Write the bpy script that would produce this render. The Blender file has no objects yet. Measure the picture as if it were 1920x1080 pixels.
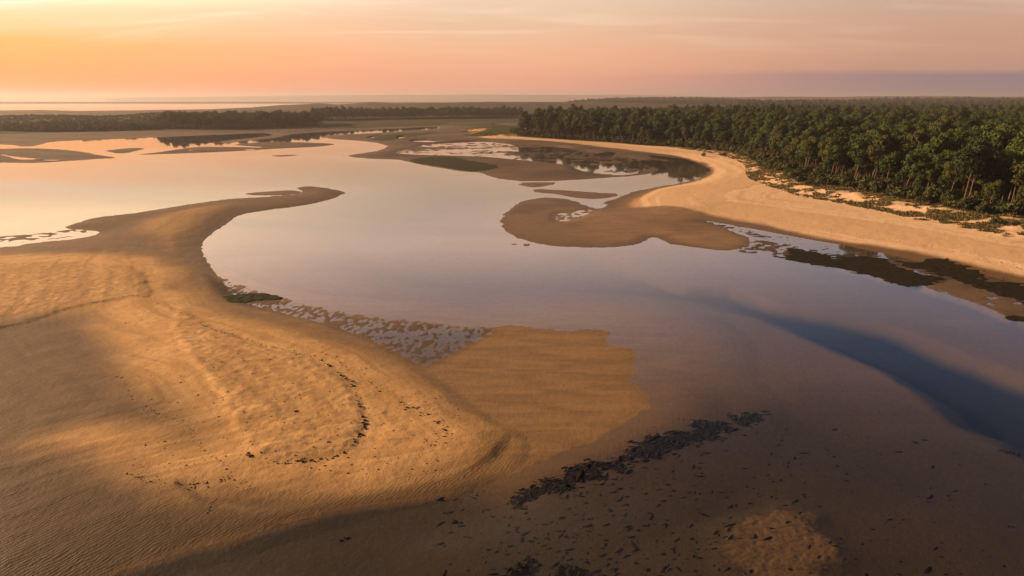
import bpy, math, random
import numpy as np
from mathutils import Vector, Matrix
random.seed(7); rng = np.random.default_rng(11)
scn = bpy.context.scene
R = math.radians

# ------------------------------------------------------------------ camera
H = 32.0; F = 1280.0; HOR = 183.0
PITCH = math.atan((540 - HOR) / F)
cd = bpy.data.cameras.new('camera'); cam = bpy.data.objects.new('camera', cd)
scn.collection.objects.link(cam); scn.camera = cam
cd.sensor_width = 36.0; cd.lens = 36.0 * F / 1920.0
cd.clip_start = 0.5; cd.clip_end = 40000
cam.location = (0, 0, H); cam.rotation_euler = (math.pi / 2 - PITCH, 0, 0)

# ------------------------------------------------------------------ light
SUN_AZ = R(-74)      # from +Y (view direction), negative = to the left
SUN_EL = R(14)
EXPOSURE = 1.28
sl = bpy.data.lights.new('sun', 'SUN'); so = bpy.data.objects.new('sun', sl); scn.collection.objects.link(so)
sl.energy = 5.0; sl.angle = R(1.5); sl.color = (1.0, 0.66, 0.36)
sdir = Vector((math.sin(SUN_AZ) * math.cos(SUN_EL), math.cos(SUN_AZ) * math.cos(SUN_EL), math.sin(SUN_EL)))
so.rotation_euler = sdir.to_track_quat('Z', 'Y').to_euler(); so.location = (-60, 20, 80)
scn.view_settings.view_transform = 'Standard'; scn.view_settings.look = 'None'
scn.view_settings.exposure = EXPOSURE; scn.view_settings.gamma = 1.0
scn.view_settings.use_curve_mapping = False

def s2l(c, k=1.0):
    o = []
    for v in c:
        v = v / 255.0
        o.append((v / 12.92 if v <= 0.04045 else ((v + 0.055) / 1.055) ** 2.4) * k)
    return (*o, 1.0)

class NT:
    def __init__(s, tree): s.t = tree; s.n = tree.nodes; s.l = tree.links
    def new(s, typ, **kw):
        nd = s.n.new(typ)
        for k, v in kw.items(): setattr(nd, k, v)
        return nd
    def link(s, a, b): s.l.new(a, b)
    def put(s, sock, v):
        if isinstance(v, bpy.types.NodeSocket): s.l.new(v, sock)
        else: sock.default_value = v
    def math(s, op, a, b=0.0, c=0.0, clamp=False):
        nd = s.new('ShaderNodeMath', operation=op, use_clamp=clamp)
        s.put(nd.inputs[0], a); s.put(nd.inputs[1], b); s.put(nd.inputs[2], c); return nd.outputs[0]
    def mix(s, f, a, b, mode='MIX'):
        nd = s.new('ShaderNodeMix', data_type='RGBA', blend_type=mode)
        s.put(nd.inputs[0], f); s.put(nd.inputs[6], a); s.put(nd.inputs[7], b); return nd.outputs[2]
    def mapr(s, v, a, b, c=0.0, d=1.0, smooth=True):
        nd = s.new('ShaderNodeMapRange', clamp=True)
        nd.interpolation_type = 'SMOOTHSTEP' if smooth else 'LINEAR'
        s.put(nd.inputs[0], v); s.put(nd.inputs[1], a); s.put(nd.inputs[2], b); s.put(nd.inputs[3], c); s.put(nd.inputs[4], d)
        return nd.outputs[0]
    def noise(s, vec, scale, detail=3.0, rough=0.55, dist=0.0):
        nd = s.new('ShaderNodeTexNoise'); s.put(nd.inputs['Vector'], vec)
        nd.inputs['Scale'].default_value = scale; nd.inputs['Detail'].default_value = detail
        nd.inputs['Roughness'].default_value = rough; nd.inputs['Distortion'].default_value = dist
        return nd.outputs['Fac']
    def mapping(s, vec, scale=(1, 1, 1), rot=(0, 0, 0)):
        nd = s.new('ShaderNodeMapping'); s.put(nd.inputs[0], vec)
        nd.inputs['Scale'].default_value = scale; nd.inputs['Rotation'].default_value = rot; return nd.outputs[0]
    def ramp(s, fac, stops):
        nd = s.new('ShaderNodeValToRGB'); s.put(nd.inputs[0], fac)
        e = nd.color_ramp.elements
        while len(e) > 1: e.remove(e[-1])
        e[0].position = stops[0][0]; e[0].color = stops[0][1]
        for p, c in stops[1:]:
            x = e.new(p); x.color = c
        return nd.outputs[0]
    def attr(s, name):
        nd = s.new('ShaderNodeAttribute'); nd.attribute_name = name; return nd.outputs['Fac']

# ------------------------------------------------------------------ sky
world = bpy.data.worlds.new('World'); scn.world = world; world.use_nodes = True
w = NT(world.node_tree); w.n.clear()
tc = w.new('ShaderNodeTexCoord'); gen = tc.outputs['Generated']
sep = w.new('ShaderNodeSeparateXYZ'); w.link(gen, sep.inputs[0])
X, Y, Z = sep.outputs
hl = w.math('SQRT', w.math('ADD', w.math('MULTIPLY', X, X), w.math('MULTIPLY', Y, Y)))
hl = w.math('MAXIMUM', hl, 0.001)
ca = w.math('DIVIDE', w.math('ADD', w.math('MULTIPLY', X, math.sin(SUN_AZ)), w.math('MULTIPLY', Y, math.cos(SUN_AZ))), hl)
ang = w.math('ARCCOSINE', w.math('MAXIMUM', w.math('MINIMUM', ca, 1.0), -1.0))      # azimuth away from the sun
# thin high cloud: streaks on a plane far above
zz = w.math('ADD', w.math('MAXIMUM', Z, 0.0), 0.10)
cx = w.math('DIVIDE', X, zz); cy = w.math('DIVIDE', Y, zz)
comb = w.new('ShaderNodeCombineXYZ'); w.link(cx, comb.inputs[0]); w.link(cy, comb.inputs[1])
cvec = w.mapping(comb.outputs[0], (0.55, 1.9, 1), (0, 0, R(14)))
cl1 = w.noise(cvec, 0.9, 5.0, 0.55, 0.6)
cvec2 = w.mapping(comb.outputs[0], (0.35, 0.5, 1), (0, 0, R(-25)))
cl2 = w.noise(cvec2, 0.8, 4.0, 0.5, 0.3)
elev = w.math('ADD', w.math('ARCSINE', w.math('MAXIMUM', w.math('MINIMUM', Z, 1.0), -1.0)), w.math('MULTIPLY', w.math('SUBTRACT', cl2, 0.5), 0.02))
ev = w.math('POWER', w.math('MAXIMUM', w.math('DIVIDE', elev, R(90)), 0.0), 0.5)
def st(stops, k=1.0):   # (elevation in degrees, colour, strength, extra red of the overexposed glow)
    o = []
    for d, c, kk, *rd in stops:
        v = s2l(c, k * kk); o.append((math.sqrt(max(d, 0) / 90.0), (v[0] * (rd[0] if rd else 1.0), v[1], v[2], 1.0)))
    return o
K = 0.43
rampA = w.ramp(ev, st([(0, (250, 166, 104), .95, 1.1), (1.5, (255, 174, 98), 1.0, 1.3), (3.5, (255, 194, 106), 1.0, 1.45), (6, (255, 230, 182), 1.15, 1.4), (8.2, (255, 220, 172), 2.5, 1.05),
                       (11, (255, 212, 172), 2.9), (17, (246, 204, 184), 1.8), (24, (172, 156, 162), .55), (32, (120, 112, 122), .33), (90, (84, 90, 112), .24)], K))
rampB = w.ramp(ev, st([(0, (222, 158, 142), 1), (1.5, (244, 170, 138), 1.0), (3.5, (248, 186, 146), 1.0), (6, (240, 199, 164), 1.0), (8.2, (234, 204, 180), 1.15),
                       (12, (238, 206, 192), 1.75), (17, (206, 188, 196), 1.28), (24, (138, 136, 156), .55), (32, (104, 104, 120), .33), (90, (78, 86, 112), .24)], K))
rampC = w.ramp(ev, st([(0, (146, 124, 132), 1), (1.6, (154, 128, 132), 1.0), (2.0, (196, 150, 130), 1.0), (3.5, (206, 156, 130), 1.0), (6, (204, 168, 144), 1.0), (8.2, (196, 178, 164), 1.05),
                       (12, (166, 172, 194), 1.25), (17, (114, 140, 184), 0.8), (24, (96, 114, 150), .45), (32, (80, 92, 118), .32), (90, (72, 84, 114), .24)], K))
fAB = w.mapr(ang, R(30), R(72)); fBC = w.mapr(ang, R(72), R(108))
sky = w.mix(fBC, w.mix(fAB, rampA, rampB), rampC)
streak = w.mapr(cl1, 0.46, 0.70)
up = w.mapr(Z, 0.035, 0.10)
warm = w.mix(w.mapr(ang, R(20), R(110)), s2l((255, 240, 205), K * 1.3), s2l((232, 190, 168), K * 1.05))
thin = w.math('SUBTRACT', 1.0, w.math('MULTIPLY', w.mapr(ang, R(74), R(100), 0.0, 0.85), w.mapr(Z, 0.14, 0.24)))
sky = w.mix(w.math('MULTIPLY', w.math('MULTIPLY', w.math('MULTIPLY', streak, up), thin), 0.5), sky, warm)
wisp = w.noise(w.mapping(comb.outputs[0], (0.22, 2.6, 1), (0, 0, R(-6))), 1.3, 6.0, 0.6, 0.4)
sky = w.mix(w.math('MULTIPLY', w.mapr(wisp, 0.52, 0.75), w.math('MULTIPLY', w.math('MULTIPLY', w.mapr(Z, 0.05, 0.11), thin), 0.45)), sky, w.mix(w.mapr(ang, R(30), R(100)), s2l((255, 246, 222), K * 1.35), s2l((214, 164, 150), K)))
patch = w.mapr(w.noise(cvec2, 1.5, 4.0, 0.5, 0.5), 0.47, 0.62)
high = w.mapr(Z, 0.13, 0.24)
sky = w.mix(w.math('MULTIPLY', w.math('MULTIPLY', patch, high), w.mapr(ang, R(62), R(96), 0.5, 0.05)), sky, w.mix(w.mapr(Z, 0.25, 0.5), s2l((246, 202, 184), K * 1.35), s2l((140, 122, 126), K * .3)))
nish = w.new('ShaderNodeTexSky', sky_type='NISHITA'); nish.sun_disc = False
nish.sun_elevation = R(5); nish.sun_rotation = SUN_AZ; nish.dust_density = 3.0; nish.ozone_density = 2.0
nsc = w.new('ShaderNodeVectorMath', operation='SCALE'); w.link(nish.outputs[0], nsc.inputs[0]); nsc.inputs[3].default_value = 0.10
sky = w.mix(0.06, sky, nsc.outputs[0])
bg = w.new('ShaderNodeBackground'); w.link(sky, bg.inputs[0]); bg.inputs[1].default_value = 1.0
wo = w.new('ShaderNodeOutputWorld'); w.link(bg.outputs[0], wo.inputs[0])

cy_ = scn.cycles
cy_.max_bounces = 6; cy_.diffuse_bounces = 1; cy_.glossy_bounces = 3; cy_.transmission_bounces = 2
cy_.transparent_max_bounces = 8; cy_.volume_bounces = 0
cy_.use_denoising = True
try: cy_.denoiser = 'OPENIMAGEDENOISE'
except Exception: pass
cy_.caustics_reflective = False; cy_.caustics_refractive = False

# ------------------------------------------------------------------ tools
SP, CP = math.sin(PITCH), math.cos(PITCH)
def P(pts, z=0.0):
    """points traced on the photograph, laid out on the level ground at height z (metres)"""
    p = np.asarray(pts, float)
    xc = (p[:, 0] - 960) / F; yc = (540 - p[:, 1]) / F
    dy = CP + yc * SP; dz = -SP + yc * CP
    k = (z - H) / np.minimum(dz, -1e-4)
    return np.stack([xc * k, dy * k], 1)
def smooth_poly(p, n=3, closed=True):
    p = np.asarray(p, float); m = len(p); out = []
    for i in range(m if closed else m - 1):
        g = lambda j: p[j % m] if closed else p[min(max(j, 0), m - 1)]
        a, b, c, d = g(i - 1), g(i), g(i + 1), g(i + 2)
        for k in range(n):
            t = k / n
            out.append(0.5 * ((2 * b) + (c - a) * t + (2 * a - 5 * b + 4 * c - d) * t * t + (3 * b - a - 3 * c + d) * t ** 3))
    if not closed: out.append(p[-1])
    return np.array(out)
def hash2(ix, iy, seed):
    h = (ix.astype(np.uint32) * np.uint32(374761393) + iy.astype(np.uint32) * np.uint32(668265263) + np.uint32((seed * 2246822519) % (2**32)))
    h = (h ^ (h >> np.uint32(13))) * np.uint32(1274126177)
    return ((h ^ (h >> np.uint32(16))) & np.uint32(0xFFFFFF)).astype(np.float64) / 0xFFFFFF
def vnoise(x, y, seed=0):
    xf = np.floor(x); yf = np.floor(y); ix = xf.astype(np.int64); iy = yf.astype(np.int64)
    u = x - xf; v = y - yf; u = u * u * (3 - 2 * u); v = v * v * (3 - 2 * v)
    a = hash2(ix, iy, seed); b = hash2(ix + 1, iy, seed); c = hash2(ix, iy + 1, seed); d = hash2(ix + 1, iy + 1, seed)
    return (a + (b - a) * u) * (1 - v) + (c + (d - c) * u) * v
def fbm(x, y, lam, octv=3, seed=0, gain=0.5):
    s = 0; amp = 1; tot = 0
    for o in range(octv):
        a = 0.7 * o + 0.3; ca_, sa_ = math.cos(a), math.sin(a)
        s = s + amp * vnoise((x * ca_ - y * sa_) / lam + 17.3 * o, (x * sa_ + y * ca_) / lam + 9.1 * o, seed + o * 31)
        tot += amp; amp *= gain; lam *= 0.5
    return s / tot * 2 - 1
def sstep(a, b, v):
    t = np.clip((v - a) / (b - a), 0, 1); return t * t * (3 - 2 * t)
def inside_poly(px, py, poly):
    res = np.zeros(px.shape, bool); m = len(poly)
    for i in range(m):
        x1, y1 = poly[i]; x2, y2 = poly[(i + 1) % m]
        if y1 == y2: continue
        cnd = (y1 > py) != (y2 > py)
        res ^= cnd & (px < (x2 - x1) * (py - y1) / (y2 - y1) + x1)
    return res
def poly_sdf(px, py, poly, margin=60.0):
    """signed distance in metres, positive inside; -margin far outside"""
    out = np.full(px.shape, -margin, float)
    lo = poly.min(0) - margin; hi = poly.max(0) + margin
    sel = (px > lo[0]) & (px < hi[0]) & (py > lo[1]) & (py < hi[1])
    if not sel.any(): return out
    x = px[sel]; y = py[sel]; best = np.full(x.shape, 1e18); m = len(poly)
    for i in range(m):
        ax, ay = poly[i]; bx, by = poly[(i + 1) % m]
        dx, dy = bx - ax, by - ay; L = dx * dx + dy * dy + 1e-12
        t = np.clip(((x - ax) * dx + (y - ay) * dy) / L, 0, 1)
        d2 = (x - ax - t * dx) ** 2 + (y - ay - t * dy) ** 2
        np.minimum(best, d2, out=best)
    d = np.sqrt(best); d = np.where(inside_poly(x, y, poly), d, -d)
    out[sel] = np.maximum(d, -margin); return out

# ------------------------------------------------------------------ ground grid (finer near, coarser far)
def depth_of(sy):
    yc = (540 - np.asarray(sy, float)) / F
    return -H * (CP + yc * SP) / (-SP + yc * CP)
NC = 1041
tcol = np.linspace(-1.06, 1.06, NC); WIDE = 26.0     # the sheet is wider than the view near the camera
rows = np.concatenate([np.arange(1800, 1242, -6.0), np.arange(1240, 300, -1.75), np.arange(300, 204, -0.62)])
yrow = depth_of(rows)
yrow = np.concatenate([yrow, np.exp(np.linspace(math.log(yrow[-1] * 1.012), math.log(13000), 100))])
if len(yrow) % 2 == 0: yrow = np.append(yrow, 13400.0)
NR = len(yrow)
GY = np.repeat(yrow[:, None], NC, 1); GX = (GY + WIDE) * tcol[None, :]
cX, cY = GX[::2, ::2], GY[::2, ::2]
def upsample(c):
    f = np.empty((NR, NC)); f[::2, ::2] = c
    f[1::2, ::2] = 0.5 * (c[:-1] + c[1:]); f[:, 1::2] = 0.5 * (f[:, :-1:2] + f[:, 2::2]); return f
def sdf(px, z=0.0, sm=3, margin=60.0):
    return upsample(poly_sdf(cX, cY, smooth_poly(P(smooth_poly(px, sm), z), 1), margin))
dist = np.sqrt(GX ** 2 + GY ** 2)
n_small = fbm(GX, GY, 2.2, 2, 3); n_mid = fbm(GX, GY, 9.0, 3, 5); n_big = fbm(GX, GY, 45.0, 3, 8)
n_fine = fbm(GX, GY, 0.7, 2, 4)
edge = np.clip(dist * 0.0045, 0.2, 2.8) * (0.55 * n_mid + 0.5 * n_small + 0.3 * n_fine)

# --- outlines traced on the photograph
BANK = [(-500, 470), (-200, 468), (0, 464), (60, 455), (133, 449), (178, 441), (182, 434), (150, 430), (122, 427), (147, 417), (187, 407), (250, 400), (320, 389), (383, 379),
        (433, 373), (500, 369), (560, 364), (566, 358), (552, 353), (573, 349), (610, 352), (633, 357), (648, 362), (617, 375), (567, 385), (500, 395), (450, 403), (420, 423), (393, 443), (380, 460),
        (380, 472), (386, 485), (404, 512), (415, 527), (440, 560), (520, 585), (600, 606), (690, 636), (760, 672), (810, 700), (850, 728), (885, 752), (930, 785), (965, 800),
        (1000, 830), (985, 872), (950, 890), (850, 925), (750, 940), (650, 952), (600, 965), (500, 992), (425, 1015), (360, 1030), (300, 1050), (235, 1070), (150, 1110), (0, 1170), (-300, 1230), (-900, 1250), (-900, 700)]
FLAT = [(400, 520), (417, 527), (443, 540), (473, 548), (533, 562), (567, 572), (617, 583), (690, 595), (740, 600), (790, 603), (830, 608), (873, 612), (923, 613), (973, 612), (1007, 617), (1057, 620), (1107, 618),
        (1150, 622), (1182, 632), (1192, 645), (1188, 660), (1190, 676), (1186, 693), (1190, 717), (1220, 740), (1213, 760), (1185, 785), (1110, 825), (1035, 855),
        (950, 890), (900, 860), (850, 760), (700, 660), (500, 600), (400, 560)]
GLINT1 = [(385, 515), (417, 527), (443, 540), (473, 548), (533, 562), (617, 583), (690, 595), (790, 603), (873, 612), (925, 616), (900, 640), (850, 670), (800, 690), (760, 676), (700, 645), (610, 612), (500, 585), (420, 565), (395, 545)]
SPIT = [(1273, 461), (1250, 456), (1238, 447), (1222, 445), (1212, 450), (1207, 456), (1173, 462), (1123, 464), (1040, 462), (990, 453), (960, 442), (942, 423), (943, 407), (960, 390), (983, 377), (1013, 371), (1047, 372), (1080, 378), (1107, 388),
        (1125, 390), (1140, 385), (1127, 380), (1153, 373), (1180, 362), (1223, 352), (1257, 347), (1280, 343), (1313, 333), (1332, 322), (1400, 330), (1420, 380), (1340, 405), (1315, 411), (1340, 418), (1363, 430), (1385, 438), (1403, 447), (1404, 456), (1397, 464), (1363, 470), (1320, 466)]
BEACH = [(873, 258), (923, 263), (973, 265), (1040, 268), (1090, 275), (1140, 282), (1190, 287), (1240, 290), (1280, 296), (1310, 305), (1327, 313), (1332, 322), (1313, 333), (1280, 343), (1230, 352), (1190, 370), (1200, 395), (1250, 405), (1310, 409), (1400, 425),
         (1500, 443), (1600, 461), (1680, 478), (1760, 497), (1840, 513), (1920, 529), (2100, 565), (2500, 640), (2600, 400), (2300, 300), (1700, 250), (1200, 235), (980, 236), (940, 246)]
WETMARGIN = [(1300, 410), (1400, 428), (1500, 446), (1600, 464), (1700, 486), (1800, 507), (1920, 531), (2100, 575), (2300, 640), (2200, 690), (2050, 640), (1920, 607), (1893, 602), (1860, 585), (1800, 563), (1747, 547), (1723, 537), (1680, 532), (1640, 520), (1600, 512), (1563, 502), (1530, 495),
             (1497, 490), (1447, 482), (1400, 476), (1370, 470), (1400, 462), (1406, 448), (1366, 430)]
NORTH = [(-900, 300), (-500, 282), (-200, 276), (0, 271), (40, 275), (70, 273), (85, 268), (127, 264), (213, 261), (300, 257), (400, 253), (470, 250), (500, 250), (512, 254), (480, 258), (440, 262), (412, 266), (430, 268), (470, 263), (512, 259), (540, 253), (567, 250), (640, 245.5), (700, 243), (757, 240), (813, 237.5),
         (825, 240), (800, 243), (740, 247), (673, 251), (640, 252), (605, 256), (620, 260), (640, 262), (673, 264), (707, 268), (724, 273), (726, 276), (707, 283), (673, 288), (653, 293), (700, 298), (740, 299),
         (763, 303), (807, 312), (873, 322), (900, 323), (923, 332), (967, 339), (1007, 340), (1090, 337), (1140, 333), (1187, 330), (1222, 325), (1262, 318), (1285, 308), (1300, 300), (1330, 290), (1800, 262), (2600, 262), (3200, 186.5), (-2400, 186.5)]
BAR_A = [(-200, 312), (0, 305), (50, 306), (110, 303), (180, 298), (217, 296), (180, 290), (150, 284), (110, 280), (60, 278), (0, 279), (-200, 284)]
BAR_B = [(200, 283), (225, 279), (258, 277), (268, 279), (255, 283), (228, 288)]
BAR_C = [(260, 290), (333, 288), (433, 284), (533, 278), (583, 276), (627, 271), (600, 268), (540, 266.5), (500, 266), (450, 270), (440, 272), (480, 275), (500, 277), (400, 275), (355, 277), (300, 285)]
ISLETS = [[(508, 292), (530, 290.5), (563, 290), (545, 292.6), (525, 293.8)],
          [(968, 343), (1010, 342), (1050, 342.5), (1026, 348), (1000, 351.5), (980, 348)],
          [(1000, 355), (1015, 354.5), (1073, 358), (1130, 362), (1165, 364), (1140, 371), (1110, 373), (1075, 370), (1040, 363), (1005, 361)],
          [(958, 457), (968, 456), (970, 459), (960, 460)], [(972, 459), (990, 457), (1002, 460), (985, 462)],
          [(453, 364), (490, 360), (540, 357), (560, 358), (566, 363), (520, 366), (480, 366)],
          [(640, 292), (646, 291.6), (648, 292.8), (641, 293)]]
CHANNEL = [(900, 505), (1000, 498), (1100, 508), (1200, 524), (1280, 545), (1363, 548), (1440, 573), (1513, 588), (1580, 600), (1647, 614), (1713, 636), (1780, 668), (1850, 690), (1920, 716), (2100, 780), (2300, 900), (2200, 980), (2000, 860), (1920, 815), (1850, 790), (1797, 756), (1747, 722), (1680, 685), (1613, 658), (1547, 628), (1480, 598), (1380, 572), (1280, 560), (1180, 545), (1050, 530), (930, 522)]
LAGOON = [(-400, 330), (0, 316), (300, 300), (640, 300), (760, 320), (900, 345), (960, 380), (930, 410), (950, 455), (1100, 480), (1350, 495), (1550, 540), (1760, 600), (2000, 690), (2000, 780), (1700, 660), (1400, 575), (1150, 545), (900, 560), (700, 560), (520, 540), (420, 500), (410, 455), (460, 415), (650, 375), (560, 340), (200, 390), (-400, 450)]
POOL = [(1205, 302), (1240, 300), (1280, 305), (1306, 314), (1312, 322), (1290, 330), (1255, 336), (1215, 330), (1235, 318)]
MUDFILM = [(733, 286), (770, 277), (790, 271), (830, 268), (860, 266), (910, 264), (950, 268), (1000, 271), (1040, 274), (1090, 281), (1130, 288), (1180, 294), (1220, 302), (1230, 315), (1195, 327), (1140, 329), (1085, 322), (1060, 312), (1020, 306), (965, 301), (905, 296), (830, 293), (770, 291)]
FILM2 = [(1037, 401), (1060, 397), (1100, 391), (1122, 390), (1113, 401), (1090, 409), (1060, 418), (1035, 416)]
DRY1 = [(-300, 484), (0, 483), (100, 481), (230, 481), (300, 492), (330, 508), (352, 535), (385, 566), (430, 590), (520, 612), (600, 634), (680, 662), (750, 690), (820, 728), (880, 762), (930, 795), (958, 803), (930, 850), (890, 893), (750, 922), (600, 940),
        (450, 946), (370, 936), (300, 918), (230, 893), (160, 865), (90, 838), (170, 817), (260, 812), (320, 824), (378, 842), (330, 785), (260, 735), (215, 680), (185, 628), (140, 600), (0, 608), (-300, 640)]
DRY2 = [(240, 425), (260, 415), (320, 400), (380, 390), (430, 384), (450, 386), (420, 398), (400, 415), (375, 440), (345, 462), (335, 480), (320, 482), (300, 465), (255, 445)]
SCARP = [(330, 905), (450, 918), (600, 925), (750, 912), (850, 890), (920, 850), (955, 805), (990, 835), (950, 890), (850, 924), (750, 940), (600, 962), (480, 960), (380, 945)]
DRY3 = [(1180, 372), (1222, 354), (1262, 346), (1290, 338), (1320, 326), (1330, 315), (1320, 306), (1270, 293), (1200, 285), (1120, 276), (1040, 267), (960, 262), (900, 258), (960, 240), (1400, 250), (2400, 330), (2400, 600), (2100, 552), (1920, 518), (1800, 493), (1700, 472), (1600, 455), (1480, 433), (1400, 417), (1320, 402), (1250, 388), (1205, 390), (1172, 390), (1160, 382)]
ALGAE_ISLE = [(763, 301), (790, 297.5), (830, 296), (860, 298), (885, 304), (915, 309), (938, 316), (925, 320), (880, 322), (850, 318), (807, 311), (775, 305)]
MARSH = [[(690, 260), (710, 255), (745, 251), (790, 249), (830, 249), (810, 253), (770, 258), (740, 263), (710, 264)],
         [(866, 254), (890, 250), (930, 243), (980, 242), (985, 255), (940, 257), (890, 257)],
         [(560, 242), (640, 233), (740, 227), (840, 229), (830, 235), (740, 238), (640, 242)],
         [(-300, 240), (0, 230), (200, 226), (420, 236), (640, 222), (980, 222), (980, 230), (800, 226), (620, 231), (430, 243), (250, 247), (60, 251), (-300, 264)]]
PONDS = [[(925, 236), (940, 231), (1030, 230), (1040, 235), (990, 238), (945, 239)], [(766, 264), (800, 262), (828, 265), (810, 268), (785, 267)], [(868, 247), (886, 245.5), (886, 248), (872, 249)], [(745, 257), (758, 255.5), (760, 259), (748, 261)], [(690, 258.5), (712, 254), (716, 254.5), (696, 260)],
         [(0, 288), (20, 292), (45, 295), (70, 297), (60, 299.5), (30, 299), (15, 294), (0, 291)], [(80, 299.5), (112, 299), (100, 302), (88, 302)], [(352, 281), (364, 281), (360, 283)], [(450, 280.5), (478, 279.5), (470, 281.5)]]
DUNE = [(873, 254), (973, 257), (1040, 260), (1140, 265), (1240, 275), (1280, 280), (1313, 284), (1363, 294), (1395, 308), (1399, 322), (1405, 334), (1450, 354), (1490, 368), (1547, 379), (1597, 388), (1663, 401), (1713, 414), (1780, 425), (1830, 435), (1890, 448), (1960, 462), (2200, 520), (2700, 560), (2700, 195), (1000, 236), (900, 246)]
FOREST_LINE = [(962, 249), (973, 252), (1060, 257), (1140, 262), (1210, 268), (1260, 271), (1330, 278), (1375, 285), (1420, 299), (1440, 312), (1475, 326), (1520, 345), (1600, 356), (1663, 369), (1740, 384), (1790, 396), (1840, 402), (1890, 410), (1960, 428), (2200, 480)]
FOREST_BACK = [(3000, 420), (2600, 240), (2300, 214), (1920, 212), (1700, 212.5), (1500, 213), (1300, 215), (1150, 221), (1050, 227), (990, 234), (968, 243)]
SHOAL = [(1380, 985), (1420, 962), (1480, 960), (1530, 975), (1560, 1005), (1590, 1030), (1560, 1060), (1520, 1100), (1420, 1110), (1365, 1060), (1362, 1020)]
WEEDBED = [(960, 930), (1035, 895), (1095, 865), (1185, 835), (1260, 810), (1350, 785), (1420, 770), (1390, 810), (1310, 840), (1240, 865), (1175, 895), (1085, 925), (1010, 940)]

sd_bank = sdf(BANK); sd_flat = sdf(FLAT); sd_spit = sdf(SPIT); sd_beach = sdf(BEACH, 0.3); sd_north = sdf(NORTH, 0, 3, 80)
sd_wet = sdf(WETMARGIN); sd_dune = sdf(DUNE, 1.3, 3, 90)
FOREST = FOREST_LINE + FOREST_BACK
forest_xy = np.concatenate([P(smooth_poly(FOREST_LINE, 3, False), 3.2), P(FOREST_BACK, 6.0)])
sd_forest = upsample(poly_sdf(cX, cY, forest_xy, 60))

# --- heights
z = -0.55 + 0.12 * n_big + 0.04 * n_mid
sd_lag = sdf(LAGOON, 0, 2, 40); z = z - 0.4 * sstep(-6, 14, sd_lag + 3 * n_mid)
sd_rd = sdf([(1100, 478), (1280, 470), (1450, 486), (1640, 524), (1800, 568), (1920, 612), (2300, 740), (2300, 860), (2100, 790), (1920, 722), (1850, 696), (1713, 642), (1580, 606), (1440, 579), (1280, 551)], 0, 2, 30)
near = np.maximum(sstep(110, 75, GY), sstep(-4, 6, sd_rd + 2 * n_mid)); z = z * (1 - near) + near * (-0.24 + 0.10 * n_big + 0.03 * n_mid)
sd_ch = sdf(CHANNEL, 0, 3, 30); z = z - 2.6 * sstep(-4.0, 5.0, sd_ch + 0.9 * n_mid + 0.2 * n_small)
def land(z, sd, zmax, wid, slope=0.10, e=1.0):
    s = sd + e * edge
    return np.maximum(z, np.where(s > 0, zmax * (1 - np.exp(-np.maximum(s, 0) / wid)), s * slope))
def film(z, sd, lev, amp, noise, bl=2.0):
    m = sstep(-bl, bl, sd + edge * 0.6); return z * (1 - m) + (lev + amp * noise) * m
ripw = np.sin((GX * 0.82 + GY * 0.57) * 7.0 + 3 * n_mid + 2 * n_small)
z = land(z, sd_flat - 0.3 * np.maximum(0.0, -sd_flat - 10.0) ** 2, 0.042 + 0.03 * n_mid + 0.016 * n_small, 5.0, 0.014, 3.2)
z = film(z, sdf([(1150, 622), (1207, 618), (1236, 627), (1215, 643), (1170, 650), (1140, 640)]) + 0.8 * n_mid, -0.03, 0.035, n_small + 0.6 * n_fine, 1.8)
gl_n = fbm(GX * 2.0, GY * 0.85, 0.75, 2, 61) * 1.1 + 0.55 * fbm(GX * 0.45 + GY * 0.2, GY * 1.6, 1.6, 2, 62) + 0.35 * n_mid
z = film(z, sdf(GLINT1) + 1.3 * n_mid + 0.6 * n_small, 0.002, 0.032, gl_n, 1.4)
z = land(z, sd_bank, 0.75, 9.0, 0.10, 1.2)
z = land(z, sd_north, 1.1, 30.0, 0.04)
z = land(z, sd_spit, 0.24, 8.0, 0.05, 1.7)
for b, zm in ((BAR_A, .35), (BAR_B, .12), (BAR_C, .3)): z = land(z, sdf(b), zm, 10.0, 0.03)
for b in ISLETS: z = land(z, sdf(b, 0, 2), 0.14, 2.5, 0.03, 0.6)
mn = fbm(GX, GY, 7.0, 4, 41); mn2 = fbm(GX * 0.45, GY, 16.0, 3, 43)
z = film(z, sdf(MUDFILM, 0, 3), 0.0, 0.05, mn * 0.5 + mn2 * 0.75 + 0.8 * fbm(GX, GY, 2.6, 2, 44) - 0.15, 3.0)
z = film(z, sd_wet, -0.006 + 0.03 * sstep(1560, 1900, 960 + F * GX / GY * 0.93), 0.040, n_small * 0.5 + 0.55 * mn + 0.3 * n_mid + 0.75 * fbm(GX, GY, 0.95, 2, 45), 1.2)
z = film(z, sdf(FILM2), 0.0, 0.03, 0.7*n_small + 0.9 * fbm(GX, GY, 0.8, 2, 66), 1.5)
LF1 = sdf([(-80, 672), (0, 684), (26, 700), (18, 735), (2, 765), (-80, 800)]) + 1.6 * n_mid + 0.8 * n_small; LF2 = sdf([(-80, 446), (60, 437), (140, 429), (176, 436), (133, 446), (60, 454), (0, 462), (-80, 468)])
ZL1 = 0.0 * LF1
z = film(z, LF2, -0.004, 0.03, 0.7 * n_small + 0.7 * fbm(GX * 0.6, GY, 1.5, 2, 46), 1.5)
z = film(z, sdf(POOL), -0.15, 0.03, n_mid, 2.0)
z = film(z, sdf(SHOAL) + 1.6 * n_mid + 1.0 * n_small, -0.04, 0.035, 0.3 * n_small + 1.1 * fbm(GX, GY, 0.26, 2, 67), 2.0)
for p_ in PONDS:
    z = film(z, sdf(p_, 0, 2), -0.10, 0.03, n_mid, 1.0)
z = land(z, sd_beach, 1.9, 22.0, 0.10, 0.6)
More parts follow.
